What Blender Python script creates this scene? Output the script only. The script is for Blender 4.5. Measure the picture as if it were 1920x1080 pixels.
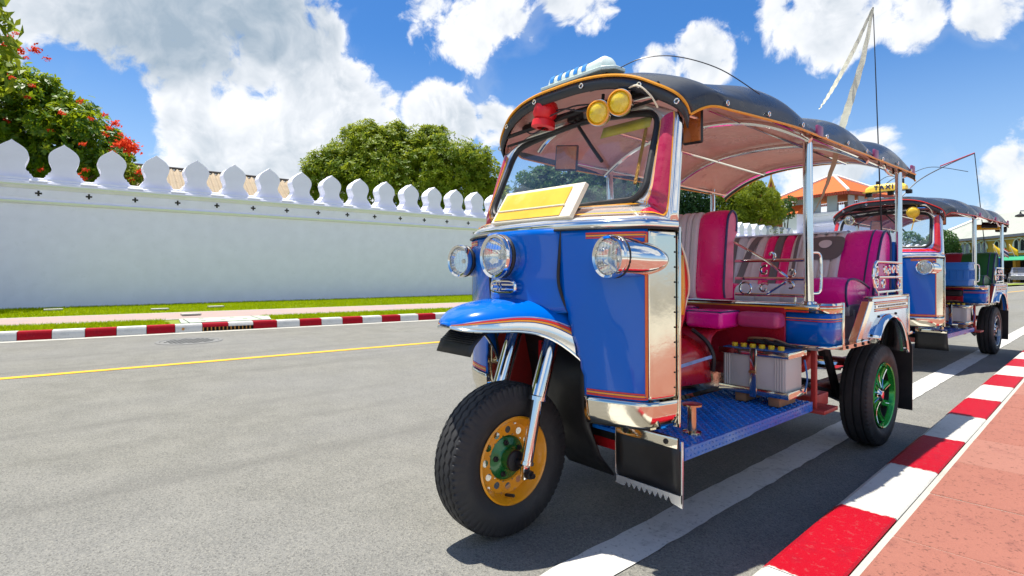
import bpy, bmesh, math, random
import numpy as np
from mathutils import Vector, Matrix
from math import sin, cos, pi, radians, atan2, sqrt

for _o in list(bpy.data.objects):
    bpy.data.objects.remove(_o)
C = bpy.context.scene.collection
SC = bpy.context.scene
R = random.Random(7)

# ------------------------------------------------------------------ camera
CAM = Vector((1.560, -1.239, 0.94))
FW = Vector((-0.7618, 0.6478, 0)); RT = Vector((0.6478, 0.7618, 0)); UP = Vector((0, 0, 1))
FPX = 1040.0
cam = bpy.data.cameras.new('camera'); camo = bpy.data.objects.new('camera', cam); C.objects.link(camo)
camo.location = CAM; camo.rotation_euler = (radians(90), 0, atan2(0.7618, 0.6478))
cam.sensor_width = 36; cam.lens = FPX / 1920 * 36; cam.shift_y = -28 / 1920
cam.clip_start = 0.02; cam.clip_end = 3000
SC.camera = camo

def skydir(px, py):
    return (FW + RT * ((px - 960) / FPX) + UP * ((512 - py) / FPX)).normalized()
def at(px, depth, z=0.0):
    """point on the bearing of image column px, at a depth, at height z"""
    p = CAM + (FW + RT * ((px - 960) / FPX)) * depth
    return Vector((p.x, p.y, z))
def hgt(py, depth):
    return 0.94 + (512 - py) / FPX * depth

# ------------------------------------------------------------------ light
SUNV = Vector((-0.175, -0.085, 1.0)).normalized()
EL = math.asin(SUNV.z)
sun = bpy.data.lights.new('sun', 'SUN'); suno = bpy.data.objects.new('sun', sun); C.objects.link(suno)
sun.energy = 3.7; sun.angle = radians(0.5); sun.color = (1, 0.95, 0.86)
suno.rotation_euler = SUNV.to_track_quat('Z', 'Y').to_euler()
SC.view_settings.view_transform = 'Standard'; SC.view_settings.look = 'None'
SC.view_settings.gamma = 1; SC.view_settings.use_curve_mapping = False
SC.view_settings.exposure = 1.15
SC.cycles.max_bounces = 7; SC.cycles.transparent_max_bounces = 10; SC.cycles.glossy_bounces = 4; SC.cycles.diffuse_bounces = 3

class NT:
    """small wrapper round a node tree"""
    def __init__(s, nt): s.t = nt; s.N = nt.nodes; s.L = nt.links
    def n(s, typ, **kw):
        nd = s.N.new(typ)
        for k, v in kw.items():
            if k.startswith('i_'):
                key = k[2:]
                key = int(key) if key.isdigit() else key.replace('_', ' ')
                if isinstance(v, bpy.types.NodeSocket): s.L.new(v, nd.inputs[key])
                else: nd.inputs[key].default_value = v
            else: setattr(nd, k, v)
        return nd
    def l(s, a, b): s.L.new(a, b)
    def math(s, op, a, b=None, c=None, clamp=False):
        nd = s.N.new('ShaderNodeMath'); nd.operation = op; nd.use_clamp = clamp
        for i, v in enumerate((a, b, c)):
            if v is None: continue
            if isinstance(v, bpy.types.NodeSocket): s.L.new(v, nd.inputs[i])
            else: nd.inputs[i].default_value = v
        return nd.outputs[0]
    def vmath(s, op, a, b=None, out=0):
        nd = s.N.new('ShaderNodeVectorMath'); nd.operation = op
        for i, v in enumerate((a, b)):
            if v is None: continue
            if isinstance(v, bpy.types.NodeSocket): s.L.new(v, nd.inputs[i])
            else: nd.inputs[i].default_value = v
        return nd.outputs[out]
    def mix(s, f, a, b, typ='MIX'):
        nd = s.N.new('ShaderNodeMix'); nd.data_type = 'RGBA'; nd.blend_type = typ; nd.clamp_factor = True
        for i, v in ((0, f), (6, a), (7, b)):
            if isinstance(v, bpy.types.NodeSocket): s.L.new(v, nd.inputs[i])
            else: nd.inputs[i].default_value = v if i == 0 else (tuple(v) + (1,))[:4]
        return nd.outputs[2]
    def ramp(s, f, a, b, lo=0.0, hi=1.0, smooth=True):
        nd = s.N.new('ShaderNodeMapRange'); nd.interpolation_type = 'SMOOTHSTEP' if smooth else 'LINEAR'
        s.L.new(f, nd.inputs[0])
        for i, v in enumerate((a, b, lo, hi)):
            if isinstance(v, bpy.types.NodeSocket): s.L.new(v, nd.inputs[i + 1])
            else: nd.inputs[i + 1].default_value = v
        return nd.outputs[0]
    def noise(s, vec, scale, detail=4, rough=0.5, dist=0.0, out=0):
        nd = s.N.new('ShaderNodeTexNoise'); s.L.new(vec, nd.inputs['Vector'])
        nd.inputs['Scale'].default_value = scale; nd.inputs['Detail'].default_value = detail
        nd.inputs['Roughness'].default_value = rough; nd.inputs['Distortion'].default_value = dist
        return nd.outputs[out]

# ------------------------------------------------------------------ sky: Nishita with procedural clouds
W = bpy.data.worlds.new('World'); SC.world = W; W.use_nodes = True
w = NT(W.node_tree); w.N.clear()
sky = w.n('ShaderNodeTexSky'); sky.sky_type = 'NISHITA'; sky.sun_disc = False
sky.sun_elevation = EL; sky.sun_rotation = atan2(SUNV.x, SUNV.y)
sky.air_density = 1.0; sky.dust_density = 0.6; sky.ozone_density = 2.2
tc = w.n('ShaderNodeTexCoord')
D = w.vmath('NORMALIZE', tc.outputs['Generated'])
dz = w.n('ShaderNodeSeparateXYZ', i_0=D).outputs[2]
# (bearing and height as seen, angular radius, weight, greyness)
BLOBS = [(430, 15, 150, 1, 1.0), (520, 30, 95, 1, .9), (310, 40, 120, 1, .9), (190, -10, 140, 1, .75), (80, 10, 110, 1, .35), (150, 60, 80, 1, .3), (0, -60, 170, 1, .4), (230, 80, 55, .9, .2), (460, 95, 75, 1.25, .8), (400, 60, 110, 1.15, 1.0), (390, 140, 70, 1.0, .5), (450, 170, 50, .85, .3), (480, 240, 80, 1.0, .3), (520, 80, 50, 1.1, .6),
         (330, 165, 75, 1, .0), (290, 150, 45, .9, 0), (400, 210, 80, 1, .25), (340, 240, 60, .9, .3), (430, 290, 110, 1, .4), (540, 270, 100, 1, .35), (520, 190, 55, .95, 0), (590, 140, 75, 1.1, 0), (610, 90, 55, 1.05, 0), (655, 170, 75, 1.1, 0),
         (590, 215, 95, 1.05, .25), (680, 250, 70, .95, .2), (610, 40, 30, .85, 0), (600, 300, 110, .95, .35), (700, 300, 70, .8, .25), (300, 300, 80, .8, .2), (245, 240, 34, .62, 0),
         (860, 25, 70, .85, 0), (790, 55, 55, .75, 0), (730, 75, 38, .6, 0), (920, 20, 45, .7, 0), (810, 215, 52, .95, .05), (850, 235, 40, .85, .1), (940, 240, 45, .7, .1), (125, 125, 26, .6, 0), (770, 140, 18, .5, 0),
         (1235, 125, 38, .75, 0), (1320, 105, 52, .85, 0.05), (1290, 140, 45, .7, 0), (1385, 80, 25, .55, 0), (1100, -5, 60, .75, 0), (1530, 10, 75, .95, .05), (1560, 55, 58, .95, .05), (1610, 20, 60, .85, 0), (1700, 50, 42, .7, 0), (1860, 15, 40, .62, 0), (1850, 50, 28, .55, 0),
         (1500, 355, 70, .8, .05), (1440, 370, 60, .75, .1), (1580, 300, 60, .5, .1), (1890, 320, 34, .8, .1), (1940, 345, 60, .8, .1), (1250, 330, 70, .6, .1), (-200, 150, 200, .9, .6), (-500, 0, 260, 1, .7),
         (2300, 100, 160, .9, .2), (2700, 250, 200, .9, .4), (1300, -900, 300, .9, .3), (300, -800, 260, .9, .4)]
# unseen cumulus added out of view to brighten the shade, given as directions
FILL_CLOUDS = [((.9, .1, .30), 260), ((.6, -.7, .5), 330), ((-.6, -.8, .5), 300), ((.8, .9, .7), 260)]
S = None; G = None
for (px, py, r, wt, gr) in BLOBS + [(d_, None, r_, 1.0, .15) for d_, r_ in FILL_CLOUDS]:
    d = skydir(px, py) if py is not None else Vector(px).normalized(); ang = math.atan(r / FPX)
    dt = w.vmath('DOT_PRODUCT', D, tuple(d), out=1)
    v = w.ramp(dt, cos(ang * 1.55), cos(ang * .25), 0.0, wt)
    S = v if S is None else w.math('MAXIMUM', S, v)
    if gr > 0:
        g = w.ramp(dt, cos(ang * 1.25), cos(ang * .2), 0.0, gr)
        G = g if G is None else w.math('MAXIMUM', G, g)
for (px, py, r, wt) in [(165, 165, 75, .65), (110, 150, 50, .5), (640, 45, 60, .6), (215, 215, 50, .3), (705, 110, 50, .45)]:
    d = skydir(px, py); ang = math.atan(r / FPX); dt = w.vmath('DOT_PRODUCT', D, tuple(d), out=1)
    S = w.math('SUBTRACT', S, w.ramp(dt, cos(ang * 1.4), cos(ang * .25), 0.0, wt))
def scaled(vec, k):
    o = w.vmath('SCALE', vec); w.N[-1].inputs[3].default_value = k; return o
wob = w.noise(D, 6.0, 3, .55, out=1)
Dw = w.vmath('ADD', D, scaled(w.vmath('SUBTRACT', wob, (0.5, 0.5, 0.5)), .11))
n1 = w.noise(Dw, 6.2, 10, .64)
n2 = w.noise(w.vmath('ADD', Dw, tuple((SUNV + RT * -.3) * 0.022)), 6.2, 5, .56)
nb_ = w.noise(Dw, 21.0, 2, .5)
bil = w.math('SUBTRACT', .16, w.math('ABSOLUTE', w.math('SUBTRACT', nb_, .5)))
p1 = w.math('ADD', w.math('MULTIPLY', w.math('SUBTRACT', n1, .5), 3.0), w.math('MULTIPLY', bil, .9))
p2 = w.math('MULTIPLY', w.math('SUBTRACT', n2, .5), 3.0)
dens = w.math('ADD', S, p1)
cov = w.ramp(dens, 0.46, 0.80)
wisp = w.ramp(w.math('ADD', n2, w.math('MULTIPLY', S, .10)), .56, .80, 0, .30)
cov = w.math('MAXIMUM', cov, wisp)
rim = w.ramp(dens, .55, 1.25, .35, 0)
lit = w.math('ADD', w.math('MULTIPLY', w.math('SUBTRACT', p1, p2), .75), .60)
lit = w.math('ADD', w.math('ADD', lit, rim), w.math('MULTIPLY', p1, .25))
gn = w.math('ADD', G, w.math('MULTIPLY', w.math('SUBTRACT', n2, .5), 2.2))
thick = w.ramp(gn, 0.02, 1.15)
dk = w.math('ADD', w.math('ADD', w.math('MULTIPLY', p1, .24), .06), w.math('MULTIPLY', w.math('SUBTRACT', p1, p2), .30))
mxl = w.n('ShaderNodeMix', data_type='FLOAT'); w.l(thick, mxl.inputs[0]); w.l(lit, mxl.inputs[2]); w.l(dk, mxl.inputs[3])
lit = w.math('MAXIMUM', w.math('MINIMUM', mxl.outputs[0], 1.0), 0.0)
ccol = w.mix(lit, (0.36, 0.45, 0.54), (0.96, 0.975, 1.0))
haze = w.ramp(dz, -0.02, 0.40, 0.80, 0.0)
skyc = w.vmath('MULTIPLY', w.n('ShaderNodeHueSaturation', i_Saturation=1.3, i_Value=1.0, i_Color=sky.outputs[0]).outputs[0], (.68, .85, 1.02))
SKYK = 0.071
skyh = w.mix(haze, scaled(skyc, SKYK), (0.25, 0.345, 0.47))
final = w.mix(w.math('MULTIPLY', cov, 0.97), skyh, scaled(ccol, .50))
bg = w.n('ShaderNodeBackground', i_Color=final, i_Strength=1.0)
wo = w.n('ShaderNodeOutputWorld', i_Surface=bg.outputs[0])

# ------------------------------------------------------------------ materials
MATS = {}
def pm(name, col, rough=.5, metal=0.0, var=.12, scale=9.0, bump=0.0, bscale=60.0, coat=0.0, dirt=0.0, dirtcol=(.12, .10, .08), rvar=.1, spec=.5, aniso=None, trans=0.0, emit=None):
    if name in MATS: return MATS[name]
    m = bpy.data.materials.new(name); m.use_nodes = True
    t = NT(m.node_tree); p = t.N['Principled BSDF']
    co = t.n('ShaderNodeTexCoord').outputs['Object']
    nz = t.noise(co, scale, 5, .6)
    c = t.mix(nz, tuple(x * (1 - var) for x in col), tuple(min(1, x * (1 + var)) for x in col))
    if dirt:
        nd = t.noise(co, scale * .6, 8, .68)
        c = t.mix(t.math('MULTIPLY', t.ramp(nd, .48, .72), dirt), c, dirtcol)
    t.l(c, p.inputs['Base Color'])
    p.inputs['Metallic'].default_value = metal
    t.l(t.ramp(nz, .3, .7, max(0.02, rough - rvar), min(1, rough + rvar)), p.inputs['Roughness'])
    p.inputs['Specular IOR Level'].default_value = spec
    if coat: p.inputs['Coat Weight'].default_value = coat; p.inputs['Coat Roughness'].default_value = .04
    if trans: p.inputs['Transmission Weight'].default_value = trans
    if bump:
        b = t.n('ShaderNodeBump', i_Strength=bump, i_Distance=.01, i_Height=t.noise(co, bscale, 5, .6))
        t.l(b.outputs[0], p.inputs['Normal'])
    MATS[name] = m
    return m

M = {}
M['blue'] = pm('blue_paint', (.0, .118, .54), .18, 0, .05, 3, coat=.45, bump=.02, bscale=5, rvar=.03, dirt=.22, dirtcol=(.012, .15, .46), spec=.2)
M['chrome'] = pm('chrome', (.80, .79, .76), .075, 1, .05, 4, bump=.035, bscale=9, rvar=.03, dirt=.12, dirtcol=(.34, .25, .16))
M['steel'] = pm('polished_steel_sheet', (.80, .745, .62), .12, 1, .06, 4, bump=.10, bscale=8, rvar=.05, dirt=.2, dirtcol=(.42, .33, .22))
M['whitechrome'] = pm('pale_chrome_sheet', (.84, .83, .81), .17, .7, .04, 4, bump=.03, bscale=7, rvar=.04)
M['vinyl'] = pm('black_vinyl', (.026, .031, .040), .30, 0, .25, 6, bump=.12, bscale=14, dirt=.25, dirtcol=(.06, .06, .055))
M['lining'] = pm('pink_lining', (.76, .42, .34), .34, 0, .16, 4, bump=.8, bscale=11, dirt=.25, dirtcol=(.40, .16, .14))
M['lining_red'] = pm('red_lining', (.36, .05, .07), .45, 0, .16, 4, bump=.5, bscale=9)
M['tyre'] = pm('tyre_rubber', (.022, .022, .023), .62, 0, .3, 14, bump=.1, bscale=120, dirt=.5, dirtcol=(.06, .052, .045))
M['rubber'] = pm('black_rubber', (.012, .012, .013), .45, 0, .3, 10, bump=.06, bscale=70, dirt=.3, dirtcol=(.05, .045, .04))
M['dark'] = pm('dark_metal', (.02, .02, .022), .5, .4, .4, 12, dirt=.5, dirtcol=(.05, .035, .025))
M['orange'] = pm('orange_rim_paint', (.90, .36, .010), .32, 0, .08, 7, coat=.5, dirt=.25, dirtcol=(.40, .16, .03))
M['green'] = pm('green_paint', (.006, .15, .03), .25, .2, .15, 9, coat=.6, dirt=.2, dirtcol=(.01, .05, .02))
M['lime'] = pm('green_alloy', (.02, .36, .04), .22, .45, .15, 9, coat=.5)
M['red'] = pm('red_paint', (.55, .012, .018), .25, 0, .1, 6, coat=.6, dirt=.15, dirtcol=(.2, .01, .01))
M['redframe'] = pm('red_frame_paint', (.42, .03, .025), .45, 0, .2, 12, dirt=.45, dirtcol=(.12, .03, .02))
M['crimson'] = pm('crimson_panel', (.40, .008, .05), .30, 0, .2, 30, coat=.5, bump=.05, bscale=60)
M['yel'] = pm('yellow_stripe', (.82, .34, .015), .3, 0, .05)
M['ored'] = pm('red_stripe', (.62, .03, .02), .3, 0, .05)
M['pink'] = pm('pink_vinyl', (.95, .005, .19), .25, 0, .08, 5, coat=.25, bump=.10, bscale=12)
M['magenta'] = pm('magenta_vinyl', (.86, .010, .33), .25, 0, .08, 5, coat=.25, bump=.10, bscale=12)
M['pinkside'] = pm('mottled_pink_vinyl', (.68, .14, .24), .4, 0, .35, 26, bump=.1, bscale=30)
M['greyvinyl'] = pm('pale_grey_vinyl', (.70, .64, .66), .33, 0, .08, 5, bump=.12, bscale=14, dirt=.25, dirtcol=(.34, .30, .29))
M['bluegrey'] = pm('blue_grey_vinyl', (.60, .66, .74), .33, 0, .08, 5, bump=.12, bscale=14)
M['darkgrey'] = pm('dark_grey_vinyl', (.15, .14, .15), .36, 0, .1, 6, bump=.1, bscale=14)
M['redvinyl'] = pm('red_vinyl', (.42, .012, .03), .32, 0, .15, 5, coat=.2, bump=.1, bscale=11)
M['greenvinyl'] = pm('green_vinyl', (.012, .13, .03), .38, 0, .15, 6, bump=.1)
M['maroon'] = pm('maroon_vinyl', (.28, .015, .035), .38, 0, .15, 6, bump=.1)
M['navy'] = pm('navy_piping', (.02, .025, .12), .35)
M['cream'] = pm('cream_paint', (.80, .72, .55), .35, 0, .05, 6)
M['signface'] = pm('amber_sign_face', (.86, .44, .03), .38, 0, .25, 9, dirt=.75, dirtcol=(.88, .62, .22))
M['battery'] = pm('white_battery_plastic', (.55, .54, .50), .4, 0, .1, 8, dirt=.45, dirtcol=(.26, .25, .22))
M['batblue'] = pm('blue_battery_lid', (.03, .14, .38), .4)
M['yelcap'] = pm('yellow_cap', (.85, .55, .02), .35)
M['checker'] = pm('blue_checker_plate', (.006, .15, .56), .2, 0, .2, 10, bump=.08, bscale=40, dirt=.3, dirtcol=(.05, .07, .15))
M['brown'] = pm('brown_mirror_back', (.42, .12, .02), .25, .2, .25, 9, coat=.4)
M['amber'] = pm('amber_lens', (.95, .56, .006), .10, 0, .35, 45, coat=1, bump=.35, bscale=60, spec=.7)
M['redlens'] = pm('red_lamp_cover', (.75, .012, .02), .35, 0, .1, 12, bump=.15, bscale=30)
M['paleplastic'] = pm('pale_green_plastic', (.60, .70, .66), .35, 0, .08, 7)
M['barblue'] = pm('blue_bar_plastic', (.03, .22, .60), .3, 0, .1)
M['ribbon'] = pm('cream_ribbon', (.70, .68, .52), .6, 0, .18, 25, bump=.2, bscale=30)
M['wire'] = pm('dark_wire', (.03, .03, .035), .4)
M['crate'] = pm('blue_crate_plastic', (.02, .17, .55), .35, 0, .08)
M['redribbon'] = pm('red_ribbon', (.62, .03, .06), .6)
M['yelplastic'] = pm('yellow_sign_plastic', (.86, .60, .07), .35, 0, .08)
M['goldlamp'] = pm('yellow_lamp_cover', (.80, .52, .03), .35, 0, .2, 30, bump=.3, bscale=40)
M['wood'] = pm('worn_wood', (.30, .16, .08), .7, 0, .3, 20)
M['bluesteel'] = pm('blue_tinted_steel', (.50, .62, .80), .16, 1, .06, 4, bump=.08, bscale=8, dirt=.15)
M['dimpink'] = pm('faded_pink_vinyl', (.48, .05, .17), .4, 0, .25, 14, bump=.1)
M['inner'] = pm('grey_inner_panel', (.30, .29, .30), .35, .5, .15, 6, dirt=.3)
M['plumered'] = pm('red_cloth', (.72, .03, .03), .7, 0, .12, 10, bump=.2, bscale=20)

def glassmat(name, tint, f0=1.5, gl=1.0, haze=0.0, hazecol=(.5, .55, .6)):
    m = bpy.data.materials.new(name); m.use_nodes = True; t = NT(m.node_tree); t.N.clear()
    tr = t.n('ShaderNodeBsdfTransparent', i_Color=tint + (1,))
    gs = t.n('ShaderNodeBsdfGlossy', i_Roughness=.012, i_Color=(gl, gl, gl, 1))
    lw = t.n('ShaderNodeLayerWeight', i_Blend=.5); r0 = ((f0 - 1) / (f0 + 1)) ** 2
    fr = t.math('ADD', t.math('MULTIPLY', t.math('POWER', lw.outputs['Facing'], 5.0), 1 - r0), r0 * 1.6)
    mx = t.n('ShaderNodeMixShader', i_0=fr, i_1=tr.outputs[0], i_2=gs.outputs[0])
    last = mx
    if haze:
        df = t.n('ShaderNodeBsdfDiffuse', i_Color=hazecol + (1,))
        co = t.n('ShaderNodeTexCoord').outputs['Object']
        f = t.ramp(t.noise(co, 6, 6, .65), .3, .8, haze * .4, haze * 1.5)
        last = t.n('ShaderNodeMixShader', i_0=f, i_1=mx.outputs[0], i_2=df.outputs[0])
    t.n('ShaderNodeOutputMaterial', i_Surface=last.outputs[0])
    MATS[name] = m
    return m
M['glass'] = glassmat('windscreen_glass', (.92, .95, .96), 1.5, 1.0, .10, (.62, .68, .80))
M['lens'] = glassmat('lamp_glass', (.95, .96, .95), 1.6)
M['window'] = pm('dark_window_glass', (.03, .035, .045), .06, 0, .2, 2, spec=.8)

# ------------------------------------------------------------------ mesh helpers
def box(bm, c, s, rot=None, bev=0.0, seg=2):
    r = bmesh.ops.create_cube(bm, size=1.0)
    vs = r['verts']
    bmesh.ops.scale(bm, vec=Vector(s), verts=vs)
    if bev > 0:
        es = list({e for v in vs for e in v.link_edges})
        rr = bmesh.ops.bevel(bm, geom=es, offset=bev, segments=seg, affect='EDGES', profile=.5)
        vs = [v for v in rr['verts']] + [v for v in vs if v.is_valid]
        vs = list({v for v in vs if v.is_valid})
    mt = Matrix.Translation(Vector(c))
    if rot is not None: mt = mt @ rot.to_4x4()
    bmesh.ops.transform(bm, matrix=mt, verts=vs)
def RX(a): return Matrix.Rotation(a, 3, 'X')
def RY(a): return Matrix.Rotation(a, 3, 'Y')
def RZ(a): return Matrix.Rotation(a, 3, 'Z')

def tube(bm, pts, r, n=8, close=False, flat=1.0):
    pts = [Vector(p) for p in pts]; N = len(pts)
    rs = r if isinstance(r, (list, tuple)) else [r] * N
    tans = []
    for i in range(N):
        a = pts[(i - 1) % N] if (close or i > 0) else pts[0]
        b = pts[(i + 1) % N] if (close or i < N - 1) else pts[-1]
        tans.append((b - a).normalized())
    nrm = tans[0].orthogonal().normalized()
    rings = []
    for i in range(N):
        t = tans[i]
        nrm = (nrm - t * nrm.dot(t))
        nrm = nrm.normalized() if nrm.length > 1e-6 else t.orthogonal().normalized()
        bi = t.cross(nrm)
        rings.append([bm.verts.new(pts[i] + nrm * (rs[i] * cos(2 * pi * k / n)) + bi * (rs[i] * flat * sin(2 * pi * k / n))) for k in range(n)])
    for i in range(N if close else N - 1):
        A = rings[i]; B = rings[(i + 1) % N]
        for k in range(n):
            bm.faces.new((A[k], A[(k + 1) % n], B[(k + 1) % n], B[k]))
    if not close:
        bm.faces.new(rings[0][::-1]); bm.faces.new(rings[-1])

def lathe(bm, prof, org=(0, 0, 0), ax=(1, 0, 0), n=32, close=False):
    """prof: (radius, offset along axis)"""
    ax = Vector(ax).normalized(); u = ax.orthogonal().normalized(); v = ax.cross(u); o = Vector(org)
    rings = []
    for (r, h) in prof:
        if r < 1e-6: rings.append([bm.verts.new(o + ax * h)])
        else: rings.append([bm.verts.new(o + ax * h + (u * cos(2 * pi * k / n) + v * sin(2 * pi * k / n)) * r) for k in range(n)])
    m = len(rings)
    for i in range(m if close else m - 1):
        A = rings[i]; B = rings[(i + 1) % m]
        for k in range(n):
            a, b = A[k % len(A)], A[(k + 1) % len(A)]; c, d = B[(k + 1) % len(B)], B[k % len(B)]
            f = [a, b, c, d]; g = []
            for x in f:
                if x not in g: g.append(x)
            if len(g) > 2: bm.faces.new(g)

def grid(bm, rows):
    """rows of points -> quad sheet; returns vert rows"""
    vr = [[bm.verts.new(Vector(p)) for p in row] for row in rows]
    for i in range(len(vr) - 1):
        for j in range(len(vr[i]) - 1):
            bm.faces.new((vr[i][j], vr[i][j + 1], vr[i + 1][j + 1], vr[i + 1][j]))
    return vr

def prism(bm, outline, z0, z1, fn=None):
    """closed 2D outline extruded between z0 and z1; fn maps (x,y,z)->point"""
    fn = fn or (lambda x, y, z: (x, y, z))
    a = [bm.verts.new(fn(x, y, z0)) for x, y in outline]; b = [bm.verts.new(fn(x, y, z1)) for x, y in outline]
    n = len(outline)
    bm.faces.new(a[::-1]); bm.faces.new(b)
    for i in range(n): bm.faces.new((a[i], a[(i + 1) % n], b[(i + 1) % n], b[i]))

def link(o, parent=None):
    C.objects.link(o)
    if parent is not None: o.parent = parent
    return o
def obj(name, bm, mat, parent=None, smooth=35, solid=0.0, off=-1.0, bevel=0.0):
    bmesh.ops.recalc_face_normals(bm, faces=bm.faces)
    me = bpy.data.meshes.new(name); bm.to_mesh(me); bm.free()
    if smooth:
        me.shade_smooth(); me.set_sharp_from_angle(angle=radians(smooth))
    me.materials.append(mat if not isinstance(mat, str) else M[mat])
    o = bpy.data.objects.new(name, me)
    if solid:
        md = o.modifiers.new('thickness', 'SOLIDIFY'); md.thickness = solid; md.offset = off
    if bevel:
        md = o.modifiers.new('edges', 'BEVEL'); md.width = bevel; md.segments = 2; md.limit_method = 'ANGLE'
    return link(o, parent)
def mesh_np(name, verts, faces, mat, parent=None, smooth=False, mats=None, midx=None):
    me = bpy.data.meshes.new(name)
    v = np.asarray(verts, dtype=np.float32); f = np.asarray(faces, dtype=np.int32)
    k = f.shape[1]
    me.vertices.add(len(v)); me.vertices.foreach_set('co', v.ravel())
    me.loops.add(f.size); me.loops.foreach_set('vertex_index', f.ravel())
    me.polygons.add(len(f)); me.polygons.foreach_set('loop_start', np.arange(0, f.size, k, dtype=np.int32))
    me.update(calc_edges=True); me.validate()
    if smooth: me.shade_smooth()
    for mm in (mats or [mat]): me.materials.append(mm)
    if midx is not None: me.polygons.foreach_set('material_index', np.asarray(midx, dtype=np.int32))
    return link(bpy.data.objects.new(name, me), parent)
def empty(name, parent=None, loc=(0, 0, 0), rz=0.0):
    o = bpy.data.objects.new(name, None); o.empty_display_size = .1
    o.location = loc; o.rotation_euler = (0, 0, rz)
    return link(o, parent)
def tag(o, label=None, cat=None, group=None, kind=None):
    if label: o['label'] = label
    if cat: o['category'] = cat
    if group: o['group'] = group
    if kind: o['kind'] = kind
    return o
def dup(o, parent, loc=None, mtx=None, name=None):
    c = o.copy(); C.objects.link(c); c.parent = parent
    if name: c.name = name
    if loc is not None: c.location = loc
    if mtx is not None: c.matrix_local = mtx
    return c
def nb(): return bmesh.new()
def spline(P, n):
    """Catmull-Rom through points"""
    P = [Vector(p) for p in P]; out = []
    K = len(P) - 1
    for i in range(n):
        t = i / (n - 1) * K; k = min(int(t), K - 1); f = t - k
        p0 = P[max(k - 1, 0)]; p1 = P[k]; p2 = P[k + 1]; p3 = P[min(k + 2, K)]
        out.append(0.5 * ((2 * p1) + (p2 - p0) * f + (2 * p0 - 5 * p1 + 4 * p2 - p3) * f * f + (3 * p1 - p0 - 3 * p2 + p3) * f ** 3))
    return out
def lerp(a, b, f): return a + (b - a) * f
# ------------------------------------------------------------------ the three-wheeled taxi
# vehicle frame: x to the kerb side, y to the rear, front axle near the origin
def tyre_mesh(R0, rin, wd, zig, ngro, gdepth, shoulder, nth, seed=0):
    xs = np.linspace(-wd / 2, wd / 2, 73); prof = []
    th = np.linspace(0, 2 * pi, nth, endpoint=False)
    V = []; 
    tri = lambda a: 2 * np.abs(2 * (a % 1.0) - 1) - 1
    cols = []
    hw = wd / 2
    for x in xs:
        q = abs(x) / hw
        r = R0 - 0.012 * q ** 3 - 0.02 * max(0, (q - .86) / .14) ** 2
        rr = np.full(nth, r)
        for gi in range(ngro):
            gx = (gi - (ngro - 1) / 2) * (wd * .82 / (ngro))
            d = np.abs(x - (gx + zig * tri(th * 44 / (2 * pi) + .5 * (gi % 2))))
            rr -= gdepth * np.clip(2.0 - d / (wd * .016), 0, 1)
        if q > .80:
            rr -= shoulder * (np.sin(th * 64) > .55)
        cols.append(np.stack([np.full(nth, x), rr * np.cos(th), rr * np.sin(th)], 1))
    side = []
    for f in np.linspace(0, 1, 9)[1:]:
        r = lerp(R0 - .034, rin, f); bulge = hw * (1.0 + .10 * sin(pi * min(1, f * 1.25)) - .16 * f ** 3)
        side.append((r, bulge))
    allc = []
    for (r, b) in side[::-1]: allc.append(np.stack([np.full(nth, -b), r * np.cos(th), r * np.sin(th)], 1))
    allc += cols
    for (r, b) in side: allc.append(np.stack([np.full(nth, b), r * np.cos(th), r * np.sin(th)], 1))
    A = np.stack(allc)                       # (m, nth, 3)
    m = len(allc); V = A.reshape(-1, 3); F = []
    idx = np.arange(m * nth).reshape(m, nth)
    a = idx[:-1]; b = idx[1:]
    F = np.stack([a, np.roll(a, -1, 1), np.roll(b, -1, 1), b], -1).reshape(-1, 4)
    return V, F
def tyre_obj(V, F, par):
    o = mesh_np('tyre', V, F, M['tyre'], par, smooth=True); o.data.set_sharp_from_angle(angle=radians(32)); return o

def spiral(c, r, turns, ux, uy, a0=0.0, n=26, dirn=1, r1=.25):
    c = Vector(c); ux = Vector(ux); uy = Vector(uy)
    return [c + (ux * cos(a0 + dirn * 2 * pi * turns * i / (n - 1)) + uy * sin(a0 + dirn * 2 * pi * turns * i / (n - 1))) * (r * lerp(1, r1, i / (n - 1))) for i in range(n)]
def ring(c, r, ux, uy, n=28):
    c = Vector(c); ux = Vector(ux); uy = Vector(uy)
    return [c + ux * (r * cos(2 * pi * i / n)) + uy * (r * sin(2 * pi * i / n)) for i in range(n)]

HP = [(0, .118), (.12, .121), (.22, .133), (.32, .163), (.40, .204), (.45, .235), (.477, .262), (.491, .297), (.500, .337), (.507, .378)]
HPS = spline([(x, y, 0) for x, y in HP], 91)
def plan(t, z):
    """cowl outline: t in -1..1 over the half-outline points, height z"""
    s = -1 if t < 0 else 1; f = min(abs(t), 1) * 90; k = min(int(f), 89); p = HPS[k].lerp(HPS[k + 1], f - k)
    lean = .055 * max(0, (1.09 - z) / .57) * max(0, 1 - (p.x / .49) ** 2)
    return Vector((s * p.x, p.y + lean, z))
def tx(x):
    """outline parameter at a given |x|"""
    for i, p in enumerate(HPS):
        if p.x >= x: return i / 90
    return 1.0
TC = 0.66    # parameter of the corner crease
def nrm_plan(t, z):
    a = plan(t - .01, z); b = plan(t + .01, z)
    d = (b - a).normalized(); return Vector((d.y, -d.x, 0))
def ribbon_path(bm, pts, nrms, wid, lift, vert=None):
    """flat stripe following pts, lying on the surface"""
    rows = []
    N = len(pts)
    for i in range(N):
        a = pts[max(0, i - 1)]; b = pts[min(N - 1, i + 1)]
        t = (b - a).normalized(); n = nrms[i]; s = t.cross(n).normalized()
        rows.append([pts[i] + n * lift - s * wid / 2, pts[i] + n * lift + s * wid / 2])
    grid(bm, rows)

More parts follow.
